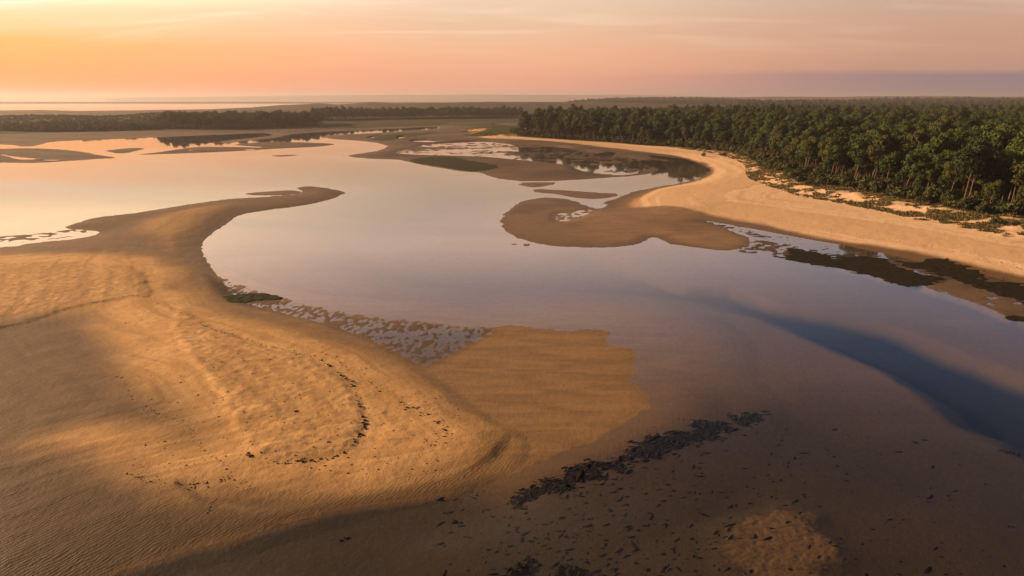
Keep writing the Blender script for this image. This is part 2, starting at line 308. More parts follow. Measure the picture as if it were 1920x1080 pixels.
sd_dry1 = sdf(DRY1); sd_dry2 = sdf(DRY2); sd_dry3 = sdf(DRY3, 0.4)
z = z + 0.22 * sstep(-3, 9, sd_dry1) + 0.25 * sstep(-2, 9, sd_dry2) + 0.25 * sstep(0, 10, sd_dry3 - 2) * sstep(-6, 6, sd_spit) * (1 - sstep(-8, 4, sd_beach))
sd_scarp = sdf(SCARP, 0.3); z = z - 0.25 * sstep(-0.3, 1.2, sd_scarp)*sstep(0.05,0.4,z)
above = sstep(0.12, 0.5, z)
z = z + above * (0.06 * n_mid + 0.03 * n_small + 0.10 * n_big)
PLAT1 = [(340, 575), (400, 615), (480, 642), (560, 664), (620, 690), (660, 722), (682, 765), (680, 812), (640, 845), (560, 862), (480, 852), (445, 800), (400, 730), (355, 660), (325, 610)]
PLAT2 = [(-200, 500), (0, 494), (150, 492), (240, 500), (275, 524), (284, 550), (240, 557), (190, 566), (120, 580), (60, 600), (0, 612), (-200, 650)]
plat = np.maximum(sstep(-0.6, 0.8, sdf(PLAT1, 0.9) + 0.7 * n_mid + 0.3 * n_small), sstep(-0.5, 0.7, sdf(PLAT2, 0.9) + 0.7 * n_mid + 0.3 * n_small))
tramp = fbm(GX, GY, 0.8, 3, 71)
z = z + plat * (0.10 + 0.03 * tramp + 0.025 * fbm(GX * 0.6 + GY * 0.5, GY, 1.5, 3, 73))
z = z + 0.05 * fbm(sd_bank + 1.2 * n_mid, 0.08 * GX, 1.6, 3, 77) * sstep(0.3, 0.7, z) * (sd_bank > 0)
z = z + 0.02 * tramp * sstep(0.5, 4, np.maximum(sd_dry1, sd_dry3))
z = z * (1 - ZL1) + ZL1 * (0.045 + 0.03 * (0.4 * n_small + fbm(GX * 1.3, GY * 0.8, 0.7, 2, 47)))
dn = sstep(0, 14, sd_dune + 1.5 * n_mid)
z = z + dn * (1.5 + 0.6 * fbm(GX, GY, 5.0, 3, 51) + 0.5 * fbm(GX, GY, 20.0, 2, 52))
z = z + sstep(0, 60, sd_forest) * (1.2 + 0.8 * n_big)
# distant relief: dunes towards the sea, wooded rises, headland
hill = np.zeros_like(z)
def ridge(tops, D, W, rough=1.0, lam=60.0):
    global hill
    tp = np.array(tops, float); az = (tp[:, 0] - 960) / F / (CP + (540 - tp[:, 1]) / F * SP)
    ztop = H - (tp[:, 1] - HOR) * D / F * 1.0
    zt = np.interp(tcol, az, ztop, left=ztop[0], right=ztop[-1])[None, :]
    Dv = D * (1 + 0.06 * fbm(GX / D * 6, GY * 0 + D, 1.0, 2, int(D) % 97))
    q = np.abs(GY - Dv) / W
    prof = np.exp(-(q ** 2)) * np.maximum(zt, 0)
    prof = prof * (1 + 0.05 * rough * fbm(GX, GY * 0.6, lam, 4, int(D) % 89)) 
    hill = np.maximum(hill, prof)
ridge([(-900, 209), (-300, 207), (0, 206), (90, 204.6), (160, 206), (300, 204), (400, 203), (480, 200.5), (540, 195.5), (600, 193), (640, 194), (700, 191.2), (760, 192.5), (800, 191.5), (850, 192), (900, 191), (1000, 190.5), (1100, 191), (1200, 193), (1400, 197), (1500, 202), (1600, 207)], 1480, 150, 1.4, 50)
ridge([(-900, 220), (0, 218.5), (120, 217), (250, 216), (330, 210), (420, 213), (480, 219), (600, 222), (900, 224), (1000, 224)], 960, 120, 2.0, 40)
ridge([(900, 206), (1000, 204), (1060, 198), (1110, 194), (1200, 192), (1330, 193), (1400, 196), (1500, 198)], 3000, 300, 0.5)
ridge([(1400, 206), (1560, 199), (1640, 194.5), (1750, 193), (1920, 193), (2400, 192)], 2700, 280, 0.5)
ridge([(1050, 189), (1150, 184), (1200, 182), (1300, 181.2), (1380, 182), (1450, 181), (1560, 182), (1640, 180.6), (1760, 180.4), (1850, 181.5), (2000, 180.5), (2600, 180)], 4600, 500, 1.0, 120)
ridge([(-900, 189), (180, 188.5), (205, 184), (260, 181.8), (420, 180.6), (560, 178.8), (700, 177.6), (900, 177), (1000, 177.4), (1200, 178.4), (1400, 183), (1500, 188)], 11800, 420, 0.6, 400)
seam = sstep(1580, 1760, GY + 40 * n_big) * sstep(0.16, 0.05, GX / GY)
base_far = z * (1 - sstep(1200, 1500, GY)) + sstep(1200, 1500, GY) * (2.0)
z = base_far * (1 - seam) + seam * -4.0
z = np.where(hill > 0.3, np.maximum(z, 0) * (1 - sstep(0.3, 4, hill)) * (1-seam) + np.where(seam > 0.5, hill - 4.0, hill + np.maximum(z,0)*(1-sstep(0.3,4,hill))*0), z) if False else np.maximum(z, np.where(hill > 0.2, hill - 4.5 * seam, -9))
ZG = z

def ground_z(x, y):
    """height of the built ground at any place"""
    x = np.asarray(x, float); y = np.asarray(y, float)
    r = np.interp(y, yrow, np.arange(NR)); r0 = np.clip(r.astype(int), 0, NR - 2); fr = r - r0
    c = (x / (y + WIDE) - tcol[0]) / (tcol[1] - tcol[0]); c0 = np.clip(c.astype(int), 0, NC - 2); fc = np.clip(c - c0, 0, 1)
    return (ZG[r0, c0] * (1 - fc) + ZG[r0, c0 + 1] * fc) * (1 - fr) + (ZG[r0 + 1, c0] * (1 - fc) + ZG[r0 + 1, c0 + 1] * fc) * fr

# --- what the ground is made of
dry = np.maximum.reduce([sstep(-4.5, 5.0, sd_dry1 + 2.2 * n_mid + 0.6 * n_small), 0.55 * sstep(-2, 7, sd_dry2 + 2.0 * n_mid), sstep(-1.0, 3.0, sd_dry3 + 1.5 * n_mid * np.clip(dist / 150, .5, 2)), sstep(-2, 3, sd_dune)])
dry = dry * sstep(0.02, 0.2, z) * (1 - ZL1)
golden = sstep(-5, 3, sd_flat + 2.0 * n_mid) * sstep(-0.22, 0.03, z) * (1 - sstep(-1, 1.5, sdf(GLINT1) + 0.8 * n_mid))
golden = np.maximum(golden, 0.75 * sstep(-20, -2, upsample(poly_sdf(cX, cY, P(smooth_poly(FLAT, 2)), 60)) + 3 * n_mid) * sstep(62, 72, GY + 3 * n_mid) * (sd_bank < 0) * (sd_lag < 0))
golden = np.maximum(golden, 0.9 * sstep(0, 6, sd_spit + 3 * n_mid) * sstep(1010, 1180, 960 + F * GX / GY * 0.95) + 0.35 * sstep(0, 6, sd_spit + 3 * n_mid) * sstep(-0.4, 0.5, n_big + 0.6 * n_mid))
golden = np.maximum(golden, 0.35 * sstep(0, 5, sd_bank) * sstep(90, 130, GY))
mud = np.maximum.reduce([sstep(-8, 8, sdf(MUDFILM)), 0.9 * sstep(-1, 2, sd_wet), 0.85 * sstep(-1, 2, sdf(GLINT1) + 0.4 * n_mid), 0.75 * sstep(-10, 20, sd_north) * sstep(250, 300, GY)])
for b in (BAR_A, BAR_B, BAR_C): mud = np.maximum(mud, 0.8 * sstep(-6, 2, sdf(b)))
mud = np.maximum(mud, 0.4 * sstep(-1, 3, sd_bank) * sstep(120, 190, GY) * (1 - sstep(-3, 6, sd_dry2)))
mud = np.maximum(mud, 0.3 * sstep(-1, 3, sd_spit) * (1 - sstep(-4, 5, sd_dry3)) * sstep(0.2, -0.4, n_big + 0.5 * n_mid))
mud = mud * (1 - sstep(-1, 2, sd_beach))
green = np.zeros_like(z)
for m_ in MARSH: green = np.maximum(green, 0.85 * sstep(-3, 5, sdf(m_, 0.5) + 4 * n_mid))
farveg = sstep(640, 720, GY) * sstep(0.3, 1.0, z) * (0.7 + 0.35 * fbm(GX, GY, 90, 3, 88)) * (1 - 0.45 * sstep(1250, 1450, GY))
green = np.maximum(green, farveg)
duneveg = sstep(1.0, 7.0, sd_dune + 2.5 * n_mid) * sstep(-0.35, 0.25, fbm(GX, GY, 7.0, 3, 91)) * 0.35
green = np.maximum(green, duneveg)
forest = sstep(-3, 3, sd_forest + 2 * n_mid)
strand = 0.5 + 0.5 * fbm(sd_bank * 1.0 + 1.2 * n_mid, 0.08 * GX, 1.1, 3, 77)
strand = np.where(sd_beach > -2, 0.5 + 0.5 * fbm(sd_beach * 1.0 + 2.0 * n_mid, 0.05 * GX, 3.0, 3, 78), strand)
pale = sstep(-4, 6, sd_beach)
near_dark = sstep(62, 44, GY + 6 * n_big + 3 * n_mid) * sstep(0.0, 0.1, z)  # wet sand above the waterline gets darker towards the camera
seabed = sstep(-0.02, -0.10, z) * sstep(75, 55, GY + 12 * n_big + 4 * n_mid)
ripple = sstep(85, 60, GY) * sstep(-0.45, 0.45, n_big + 0.5 * n_mid) * sstep(-0.02, 0.08, z)
weed = sstep(-1.5, 2.5, sdf(WEEDBED) + 1.2 * n_mid) * 0.5
deep = sstep(-0.8, -1.9, z)

me = bpy.data.meshes.new('ground')
co = np.stack([GX, GY, ZG], 2).reshape(-1, 3).astype(np.float32)
me.vertices.add(NR * NC); me.vertices.foreach_set('co', co.ravel())
idx = np.arange(NR * NC).reshape(NR, NC)
q = np.stack([idx[:-1, :-1], idx[:-1, 1:], idx[1:, 1:], idx[1:, :-1]], 2).reshape(-1, 4).astype(np.int32)
me.loops.add(q.size); me.loops.foreach_set('vertex_index', q.ravel())
me.polygons.add(len(q)); me.polygons.foreach_set('loop_start', np.arange(0, q.size, 4, dtype=np.int32)); me.polygons.foreach_set('loop_total', np.full(len(q), 4, np.int32))
me.polygons.foreach_set('use_smooth', np.ones(len(q), bool))
me.update(calc_edges=True)
for nm, arr in (('dry', dry), ('golden', golden), ('mud', mud), ('green', green), ('forest', forest), ('weed', weed), ('deep', deep), ('pale', pale), ('seabed', seabed), ('near_dark', near_dark), ('strand', strand), ('plat', plat), ('ripple', ripple)):
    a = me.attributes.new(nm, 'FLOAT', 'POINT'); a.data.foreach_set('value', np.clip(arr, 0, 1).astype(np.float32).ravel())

def material(name):
    m = bpy.data.materials.new(name); m.use_nodes = True; t = NT(m.node_tree); t.n.clear()
    t.out = t.new('ShaderNodeOutputMaterial'); return m, t
def principled(t, col, rough=0.8, bump=None, bstr=0.5, bdist=0.05, spec=0.5):
    b = t.new('ShaderNodeBsdfPrincipled'); t.put(b.inputs['Base Color'], col); t.put(b.inputs['Roughness'], rough); t.put(b.inputs['Specular IOR Level'], spec)
    if bump is not None:
        bn = t.new('ShaderNodeBump'); t.put(bn.inputs['Strength'], bstr); bn.inputs['Distance'].default_value = bdist; t.put(bn.inputs['Height'], bump); t.link(bn.outputs[0], b.inputs['Normal'])
    t.link(b.outputs[0], t.out.inputs[0]); return b

m_ground, t = material('tidal sand')
geo = t.new('ShaderNodeNewGeometry'); pos = geo.outputs['Position']
nz1 = t.noise(pos, 0.10, 5, 0.6); nz2 = t.noise(pos, 0.9, 4, 0.6); nz3 = t.noise(pos, 6.0, 3, 0.6)
streak_ = t.noise(t.mapping(pos, (0.25, 1.0, 1), (0, 0, R(24))), 0.55, 4, 0.6, 0.8)
wetc = t.mix(nz1, (0.095, 0.051, 0.016, 1), (0.165, 0.091, 0.030, 1))
wetc = t.mix(t.mapr(streak_, 0.35, 0.7), wetc, (0.13, 0.07, 0.022, 1))
wetc = t.mix(t.mapr(nz3, 0.35, 0.75, 0, 0.45), wetc, (0.075, 0.045, 0.022, 1))
dryc = t.mix(t.mapr(nz1, 0.3, 0.7), (0.50, 0.285, 0.115, 1), (0.59, 0.355, 0.16, 1))
dryc = t.mix(t.attr('pale'), dryc, t.mix(nz1, (0.62, 0.41, 0.25, 1), (0.68, 0.47, 0.31, 1)))
dryc = t.mix(t.mapr(nz2, 0.45, 0.75, 0, 0.5), dryc, (0.33, 0.20, 0.10, 1))
dryc = t.mix(t.mapr(streak_, 0.55, 0.75, 0, 0.35), dryc, (0.50, 0.33, 0.18, 1))
dryc = t.mix(t.mapr(t.attr('strand'), 0.5, 0.66, 0, 0.6), dryc, t.mix(t.attr('pale'), (0.38, 0.215, 0.085, 1), (0.46, 0.285, 0.155, 1)))
dryc = t.mix(t.math('MULTIPLY', t.attr('plat'), t.mapr(nz2, 0.35, 0.7, 0.1, 0.65)), dryc, (0.30, 0.18, 0.085, 1))
wetc = t.mix(t.math('MULTIPLY', t.attr('near_dark'), 0.75), wetc, (0.062, 0.034, 0.011, 1))
col = t.mix(t.attr('dry'), wetc, dryc)
gol = t.mix(t.mapr(streak_, 0.3, 0.7), (0.165, 0.092, 0.031, 1), (0.25, 0.142, 0.05, 1))
gol = t.mix(t.mapr(nz3, 0.4, 0.7, 0, 0.5), gol, (0.19, 0.115, 0.045, 1))
col = t.mix(t.math('MULTIPLY', t.attr('golden'), t.math('SUBTRACT', 1.0, t.attr('dry'))), col, gol)
band = t.noise(t.mapping(pos, (0.35, 1.0, 1), (0, 0, R(-8))), 0.045, 5, 0.62, 0.7)
mudc = t.mix(nz2, (0.060, 0.039, 0.028, 1), (0.10, 0.067, 0.048, 1))
mudc = t.mix(t.mapr(band, 0.50, 0.62, 0, 0.75), mudc, (0.145, 0.095, 0.06, 1))
mudc = t.mix(t.mapr(band, 0.46, 0.36, 0, 0.8), mudc, (0.030, 0.022, 0.015, 1))
col = t.mix(t.math('MULTIPLY', t.attr('mud'), t.math('SUBTRACT', 1.0, t.attr('dry'))), col, mudc)
grc = t.mix(nz2, (0.035, 0.036, 0.012, 1), (0.085, 0.075, 0.03, 1))
col = t.mix(t.mapr(t.math('MULTIPLY', t.attr('green'), t.math('ADD', nz2, 0.6)), 0.15, 0.75), col, grc)
col = t.mix(t.attr('forest'), col, t.mix(nz2, (0.022, 0.018, 0.009, 1), (0.045, 0.036, 0.016, 1)))
col = t.mix(t.math('MULTIPLY', t.attr('weed'), t.mapr(nz2, 0.35, 0.6)), col, (0.018, 0.016, 0.009, 1))
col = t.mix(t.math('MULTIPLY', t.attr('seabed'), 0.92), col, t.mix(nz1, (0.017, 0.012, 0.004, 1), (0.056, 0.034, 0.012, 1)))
col = t.mix(t.math('MULTIPLY', t.attr('deep'), 1.0), col, (0.004, 0.009, 0.013, 1))  # dark blue of deep water put into the seabed colour
rip = t.new('ShaderNodeTexWave', wave_type='BANDS', bands_direction='DIAGONAL'); t.put(rip.inputs['Vector'], t.mapping(pos, (1, 1, 0), (0, 0, R(75))))
rip.inputs['Scale'].default_value = 1.35; rip.inputs['Distortion'].default_value = 9.0; rip.inputs['Detail'].default_value = 3.0; rip.inputs['Detail Scale'].default_value = 0.6
wetness = t.math('SUBTRACT', 1.0, t.attr('dry'))
tr = t.noise(pos, 1.6, 4, 0.65)
bh = t.math('ADD', t.math('MULTIPLY', tr, 1.0), t.math('MULTIPLY', nz3, 0.35))
bh = t.math('ADD', bh, t.math('MULTIPLY', t.math('MULTIPLY', rip.outputs['Fac'], t.math('MULTIPLY', wetness, t.attr('ripple'))), 0.22))
rough = t.math('ADD', t.math('MULTIPLY', t.attr('dry'), 0.35), t.mapr(nz2, 0.3, 0.7, 0.52, 0.64))
bare = t.math('SUBTRACT', 1.0, t.math('MAXIMUM', t.math('MAXIMUM', t.attr('green'), t.attr('forest')), t.math('MULTIPLY', t.attr('mud'), 0.6)), clamp=True)
principled(t, col, t.math('ADD', rough, t.math('MULTIPLY', t.math('SUBTRACT', 1.0, bare), 0.4), clamp=True), bh, 0.55, 0.10, t.math('MULTIPLY', bare, t.math('ADD', 0.12, t.math('MULTIPLY', wetness, 0.16))))
me.materials.append(m_ground)
ground = bpy.data.objects.new('ground', me); scn.collection.objects.link(ground)
ground['kind'] = 'structure'; ground['label'] = 'golden tidal sandbanks, beach and dunes around the lagoon'

# ------------------------------------------------------------------ water
def box_mesh(name, lo, hi):
    m = bpy.data.meshes.new(name); x0, y0, z0 = lo; x1, y1, z1 = hi
    v = [(x0, y0, z0), (x1, y0, z0), (x1, y1, z0), (x0, y1, z0), (x0, y0, z1), (x1, y0, z1), (x1, y1, z1), (x0, y1, z1)]
    m.from_pydata(v, [], [(0, 3, 2, 1), (4, 5, 6, 7), (0, 1, 5, 4), (1, 2, 6, 5), (2, 3, 7, 6), (3, 0, 4, 7)]); m.update(); return m
wm = box_mesh('water', (-15000, -200, -30), (15000, 13300, 0.0))
m_water, t = material('calm tidal water')
geo = t.new('ShaderNodeNewGeometry'); pos = geo.outputs['Position']
wn = t.noise(t.mapping(pos, (1.0, 0.6, 1)), 0.35, 3, 0.5)
calm = t.mapr(t.noise(pos, 0.02, 3, 0.5), 0.45, 0.7)
bn = t.new('ShaderNodeBump'); bn.inputs['Distance'].default_value = 0.02; t.put(bn.inputs['Height'], wn); t.put(bn.inputs['Strength'], t.math('MULTIPLY', t.math('ADD', calm, 0.25), 0.12))
fr = t.new('ShaderNodeFresnel'); t.put(fr.inputs[0], t.math('ADD', 1.37, t.math('MULTIPLY', geo.outputs['Backfacing'], 1 / 1.37 - 1.37))); t.link(bn.outputs[0], fr.inputs[1])
gl = t.new('ShaderNodeBsdfGlossy'); gl.inputs['Color'].default_value = (1, 1, 1, 1); gl.inputs['Roughness'].default_value = 0.03; t.link(bn.outputs[0], gl.inputs['Normal'])
tp = t.new('ShaderNodeBsdfTransparent'); tp.inputs[0].default_value = (1, 1, 1, 1)
mx = t.new('ShaderNodeMixShader'); t.link(fr.outputs[0], mx.inputs[0]); t.link(tp.outputs[0], mx.inputs[1]); t.link(gl.outputs[0], mx.inputs[2])
t.link(mx.outputs[0], t.out.inputs[0])
va = t.new('ShaderNodeVolumeAbsorption'); va.inputs[0].default_value = (0.36, 0.50, 0.52, 1); va.inputs[1].default_value = 0.13
t.link(va.outputs[0], t.out.inputs[1])
wm.materials.append(m_water)
water = bpy.data.objects.new('water', wm); scn.collection.objects.link(water); water['kind'] = 'structure'; water['label'] = 'calm tidal lagoon and sea mirroring the sunset sky'

# ------------------------------------------------------------------ plants: shapes
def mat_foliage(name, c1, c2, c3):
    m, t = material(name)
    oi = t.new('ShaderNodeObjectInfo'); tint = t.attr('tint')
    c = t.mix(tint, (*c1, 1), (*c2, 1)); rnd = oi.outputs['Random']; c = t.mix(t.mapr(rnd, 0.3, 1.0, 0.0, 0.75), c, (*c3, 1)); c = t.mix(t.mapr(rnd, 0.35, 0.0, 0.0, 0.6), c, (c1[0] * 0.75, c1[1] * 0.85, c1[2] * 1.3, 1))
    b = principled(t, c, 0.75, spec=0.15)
    return m
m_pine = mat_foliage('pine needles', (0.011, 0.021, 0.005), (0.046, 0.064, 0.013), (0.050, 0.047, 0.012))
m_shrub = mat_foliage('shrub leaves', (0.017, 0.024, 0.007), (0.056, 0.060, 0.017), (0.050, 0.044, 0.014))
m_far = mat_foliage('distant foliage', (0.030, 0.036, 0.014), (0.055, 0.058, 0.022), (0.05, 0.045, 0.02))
m_grass = mat_foliage('marram grass', (0.075, 0.066, 0.024), (0.17, 0.135, 0.05), (0.12, 0.095, 0.04))
m_bark, t = material('pine bark')
geo = t.new('ShaderNodeTexCoord')
bk = t.noise(t.mapping(geo.outputs['Object'], (6, 6, 1.2)), 1.0, 4, 0.6)
principled(t, t.mix(bk, (0.045, 0.027, 0.018, 1), (0.12, 0.07, 0.044, 1)), 0.9, bk, 0.6, 0.03)

def tube(V, Fc, pts, rad, n=6):
    base = len(V); pts = [Vector(p) for p in pts]
    for i, p in enumerate(pts):
        d = (pts[min(i + 1, len(pts) - 1)] - pts[max(i - 1, 0)]).normalized()
        a = d.orthogonal().normalized(); b = d.cross(a)
        for k in range(n):
            th = 2 * math.pi * k / n; V.append(p + (a * math.cos(th) + b * math.sin(th)) * rad[i])
    for i in range(len(pts) - 1):
        for k in range(n):
            Fc.append((base + i * n + k, base + i * n + (k + 1) % n, base + (i + 1) * n + (k + 1) % n, base + (i + 1) * n + k))
    Fc.append(tuple(base + (len(pts) - 1) * n + k for k in range(n)))
def leaf_cloud(clumps, per, size, r, flat=0.55):
    """small leaf faces spread over many clumps; returns vertices, faces, tint per vertex"""
    VV = []; FF = []; TT = []
    for (c, rad, tn) in clumps:
        n = max(8, int(per * (rad ** 1.6)))
        d = r.normal(size=(n, 3)); d /= np.linalg.norm(d, axis=1)[:, None]
        d[:, 2] = np.where((d[:, 2] < -0.3) & (r.random(n) < 0.55), -d[:, 2], d[:, 2])
        rr = rad * (0.62 + 0.45 * r.random(n))
        p = np.array(c) + d * rr[:, None] * np.array([1, 1, flat])
        nrm = d * np.array([1, 1, 1.3]) + r.normal(size=(n, 3)) * 0.30; nrm /= np.linalg.norm(nrm, axis=1)[:, None]
        up_ = r.normal(size=(n, 3)); a = np.cross(nrm, up_); a /= np.linalg.norm(a, axis=1)[:, None]; b = np.cross(nrm, a)
        s = size * (0.6 + 0.8 * r.random(n))[:, None]; e = (0.55 + 0.5 * r.random(n))[:, None]
        base = len(VV) * 0 + sum(len(v) for v in VV)
        quad = np.stack([p - a * s - b * s * e, p + a * s * 0.8 - b * s * e * 0.7, p + a * s + b * s * e, p - a * s * 0.7 + b * s * e * 0.9], 1)
        quad[:, 0] += nrm * s * -0.25; quad[:, 2] += nrm * s * -0.25
        VV.append(quad.reshape(-1, 3)); FF.append((np.arange(n * 4).reshape(n, 4) + base))
        tt = np.clip(tn + 0.25 * r.normal(size=n) * 0.6 + 0.25 * d[:, 2], 0, 1); TT.append(np.repeat(tt, 4))  # leaves on top of a clump tinted lighter, shading put into the colour
    return np.concatenate(VV), np.concatenate(FF), np.concatenate(TT)
def cloud_mesh(name, V, Fc, T, mat):
    m = bpy.data.meshes.new(name); m.vertices.add(len(V)); m.vertices.foreach_set('co', np.asarray(V, np.float32).ravel())
    Fc = np.asarray(Fc, np.int32); m.loops.add(Fc.size); m.loops.foreach_set('vertex_index', Fc.ravel())
    k = Fc.shape[1]; m.polygons.add(len(Fc)); m.polygons.foreach_set('loop_start', np.arange(0, Fc.size, k, dtype=np.int32)); m.polygons.foreach_set('loop_total', np.full(len(Fc), k, np.int32))
    m.update(calc_edges=True)
    a = m.attributes.new('tint', 'FLOAT', 'POINT'); a.data.foreach_set('value', np.asarray(T, np.float32)); m.materials.append(mat); return m
def make_pine(seed, tall=12.0, per=105, size=0.165, lean=0.04):
    r = np.random.default_rng(seed); V = []; Fc = []
    lx, ly = r.normal(0, lean), r.normal(0, lean) ; bend = r.normal(0, 0.25, 2)
    def axis(t): return Vector((lx * tall * t + bend[0] * math.sin(t * 3.1), ly * tall * t + bend[1] * math.sin(t * 2.7), tall * t))
    pts = [axis(k / 8) for k in range(9)]; pts[0].z = -0.5
    tube(V, Fc, pts, [0.16 - 0.12 * k / 8 for k in range(9)], 7)
    clumps = []
    cr = (1.75 + 0.6 * r.random()) * tall / 12; low = (seed % 4 != 0); c0 = axis(0.60 if low else 0.70); hgt = tall * (0.37 if low else 0.27)
    nl = int(r.integers(15, 21))
    for k in range(nl):
        el = math.asin(min(1.0, (k + 0.5) / nl * 1.15 - 0.22)); a = k * 2.4 + r.normal(0, 0.35); q_ = 0.72 + 0.35 * r.random()
        e = c0 + Vector((math.cos(a) * math.cos(el) * cr * q_, math.sin(a) * math.cos(el) * cr * q_, math.sin(el) * hgt * q_ + r.normal(0, 0.25)))
        s = axis((0.40 if low else 0.52) + (0.5 if low else 0.38) * (k + 0.5) / nl); mid = (s + e) / 2 + Vector((0, 0, 0.15)); tube(V, Fc, [s, mid, e], [0.07, 0.045, 0.02], 4)
        rad = (1.15 + 0.65 * r.random()) * tall / 12
        clumps.append((e, rad, 0.12 + 0.62 * (k + 0.5) / nl + 0.16 * r.normal()))  # higher clumps tinted lighter: crown light and dark painted in
    for k in range(4):    # dead lower stubs
        f = 0.28 + 0.2 * r.random(); a = r.random() * 6.28; s = axis(f); tube(V, Fc, [s, s + Vector((math.cos(a) * 0.8, math.sin(a) * 0.8, 0.1))], [0.04, 0.015], 3)
    tm = bpy.data.meshes.new('trunk'); tm.from_pydata([tuple(v) for v in V], [], Fc); tm.update(); tm.materials.append(m_bark)
    for p_ in tm.polygons: p_.use_smooth = True
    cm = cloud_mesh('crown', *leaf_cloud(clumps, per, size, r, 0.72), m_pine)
    return tm, cm
def make_shrub(seed, wide=2.0, tall=2.2, per=42, size=0.20, mat=None):
    r = np.random.default_rng(seed); V = []; Fc = []; clumps = []
    for k in range(9):
        a = r.random() * 6.28; q_ = r.random() ** 0.6; f = r.random()
        e = Vector((math.cos(a) * wide * q_ * 0.75, math.sin(a) * wide * q_ * 0.75, tall * (0.22 + 0.62 * f * (1.05 - 0.55 * q_))))
        tube(V, Fc, [Vector((e.x * 0.12, e.y * 0.12, -0.3)), Vector((e.x * 0.5, e.y * 0.5, e.z * 0.6)), e], [0.07, 0.045, 0.02], 4)
        clumps.append((e, (0.38 + 0.25 * r.random()) * wide, 0.15 + 0.6 * e.z / tall))  # foliage painted lighter with height, as if lit from above
    sm = bpy.data.meshes.new('stem'); sm.from_pydata([tuple(v) for v in V], [], Fc); sm.update(); sm.materials.append(m_bark)
    cm = cloud_mesh('foliage', *leaf_cloud(clumps, per, size, r, 0.8), mat or m_shrub); return sm, cm
pines = [make_pine(100 + k, tall=10.0 + 0.35 * k) for k in range(12)]
shrubs = [make_shrub(200 + k, 1.8 + 0.14 * k, 2.6 + 0.35 * (k % 4), 34) for k in range(6)]

# prototypes for the masses (kept out of the scene, used by geometry nodes)
def joined(name, parts):
    V = []; L = []; mats = []; mi = []; tint = []; sm = []
    for m in parts:
        off = sum(len(v) for v in V); co_ = np.empty(len(m.vertices) * 3, np.float32); m.vertices.foreach_get('co', co_); V.append(co_.reshape(-1, 3))
        for p_ in m.polygons: L.append(tuple(v + off for v in p_.vertices)); mi.append(len(mats))
        if 'tint' in m.attributes:
            tt = np.empty(len(m.vertices), np.float32); m.attributes['tint'].data.foreach_get('value', tt)
        else: tt = np.zeros(len(m.vertices), np.float32)
        tint.append(tt); mats.append(m.materials[0])
    o = bpy.data.meshes.new(name); o.from_pydata(np.concatenate(V).tolist(), [], L); o.polygons.foreach_set('material_index', np.array(mi, np.int32))
    a = o.attributes.new('tint', 'FLOAT', 'POINT'); a.data.foreach_set('value', np.concatenate(tint))
    for m in mats: o.materials.append(m)
    o.update(); return o
def proto_collection(name, meshes):
    c = bpy.data.collections.new(name)
    for k, m in enumerate(meshes): c.objects.link(bpy.data.objects.new('%s_%02d' % (name, k), m))
    return c
pc_pine = proto_collection('pine_shape', [joined('pine_shape', pr) for pr in pines])
pc_shrub = proto_collection('shrub_shape', [joined('shrub_shape', pr) for pr in shrubs])
def scatter_object(name, coll, nvar, x, y, zz_, scale, label, seed=1, sz=None, tilt=0.06):
    r = np.random.default_rng(seed); n = len(x)
    m = bpy.data.meshes.new(name); m.vertices.add(n); m.vertices.foreach_set('co', np.stack([x, y, zz_], 1).astype(np.float32).ravel())
    def at(nm, typ, dat, prop='value'):
        a = m.attributes.new(nm, typ, 'POINT'); a.data.foreach_set(prop, dat)
    at('variant', 'INT', r.integers(0, nvar, n).astype(np.int32))
    rot = np.stack([r.normal(0, tilt, n), r.normal(0, tilt, n), r.random(n) * 6.28], 1).astype(np.float32); at('rot', 'FLOAT_VECTOR', rot.ravel(), 'vector')
    s3 = np.stack([scale, scale, scale if sz is None else sz], 1).astype(np.float32); at('size', 'FLOAT_VECTOR', s3.ravel(), 'vector')
    o = bpy.data.objects.new(name, m); scn.collection.objects.link(o)
    g = bpy.data.node_groups.new(name + '_scatter', 'GeometryNodeTree')
    g.interface.new_socket('Geometry', in_out='INPUT', socket_type='NodeSocketGeometry'); g.interface.new_socket('Geometry', in_out='OUTPUT', socket_type='NodeSocketGeometry')
    gi = g.nodes.new('NodeGroupInput'); go = g.nodes.new('NodeGroupOutput')
    m2p = g.nodes.new('GeometryNodeMeshToPoints'); iop = g.nodes.new('GeometryNodeInstanceOnPoints'); ci = g.nodes.new('GeometryNodeCollectionInfo')
    ci.inputs[0].default_value = coll; ci.inputs['Separate Children'].default_value = True; ci.inputs['Reset Children'].default_value = True
    def na(nm, typ):
        a = g.nodes.new('GeometryNodeInputNamedAttribute'); a.data_type = typ; a.inputs[0].default_value = nm; return a.outputs[0]
    g.links.new(gi.outputs[0], m2p.inputs[0]); g.links.new(m2p.outputs[0], iop.inputs['Points']); g.links.new(ci.outputs[0], iop.inputs['Instance'])
    iop.inputs['Pick Instance'].default_value = True; g.links.new(na('variant', 'INT'), iop.inputs['Instance Index'])
    e2r = g.nodes.new('FunctionNodeEulerToRotation'); g.links.new(na('rot', 'FLOAT_VECTOR'), e2r.inputs[0]); g.links.new(e2r.outputs[0], iop.inputs['Rotation'])
    g.links.new(na('size', 'FLOAT_VECTOR'), iop.inputs['Scale']); g.links.new(iop.outputs[0], go.inputs[0])
    md = o.modifiers.new('scatter', 'NODES'); md.node_group = g
    o['kind'] = 'stuff'; o['label'] = label; return o

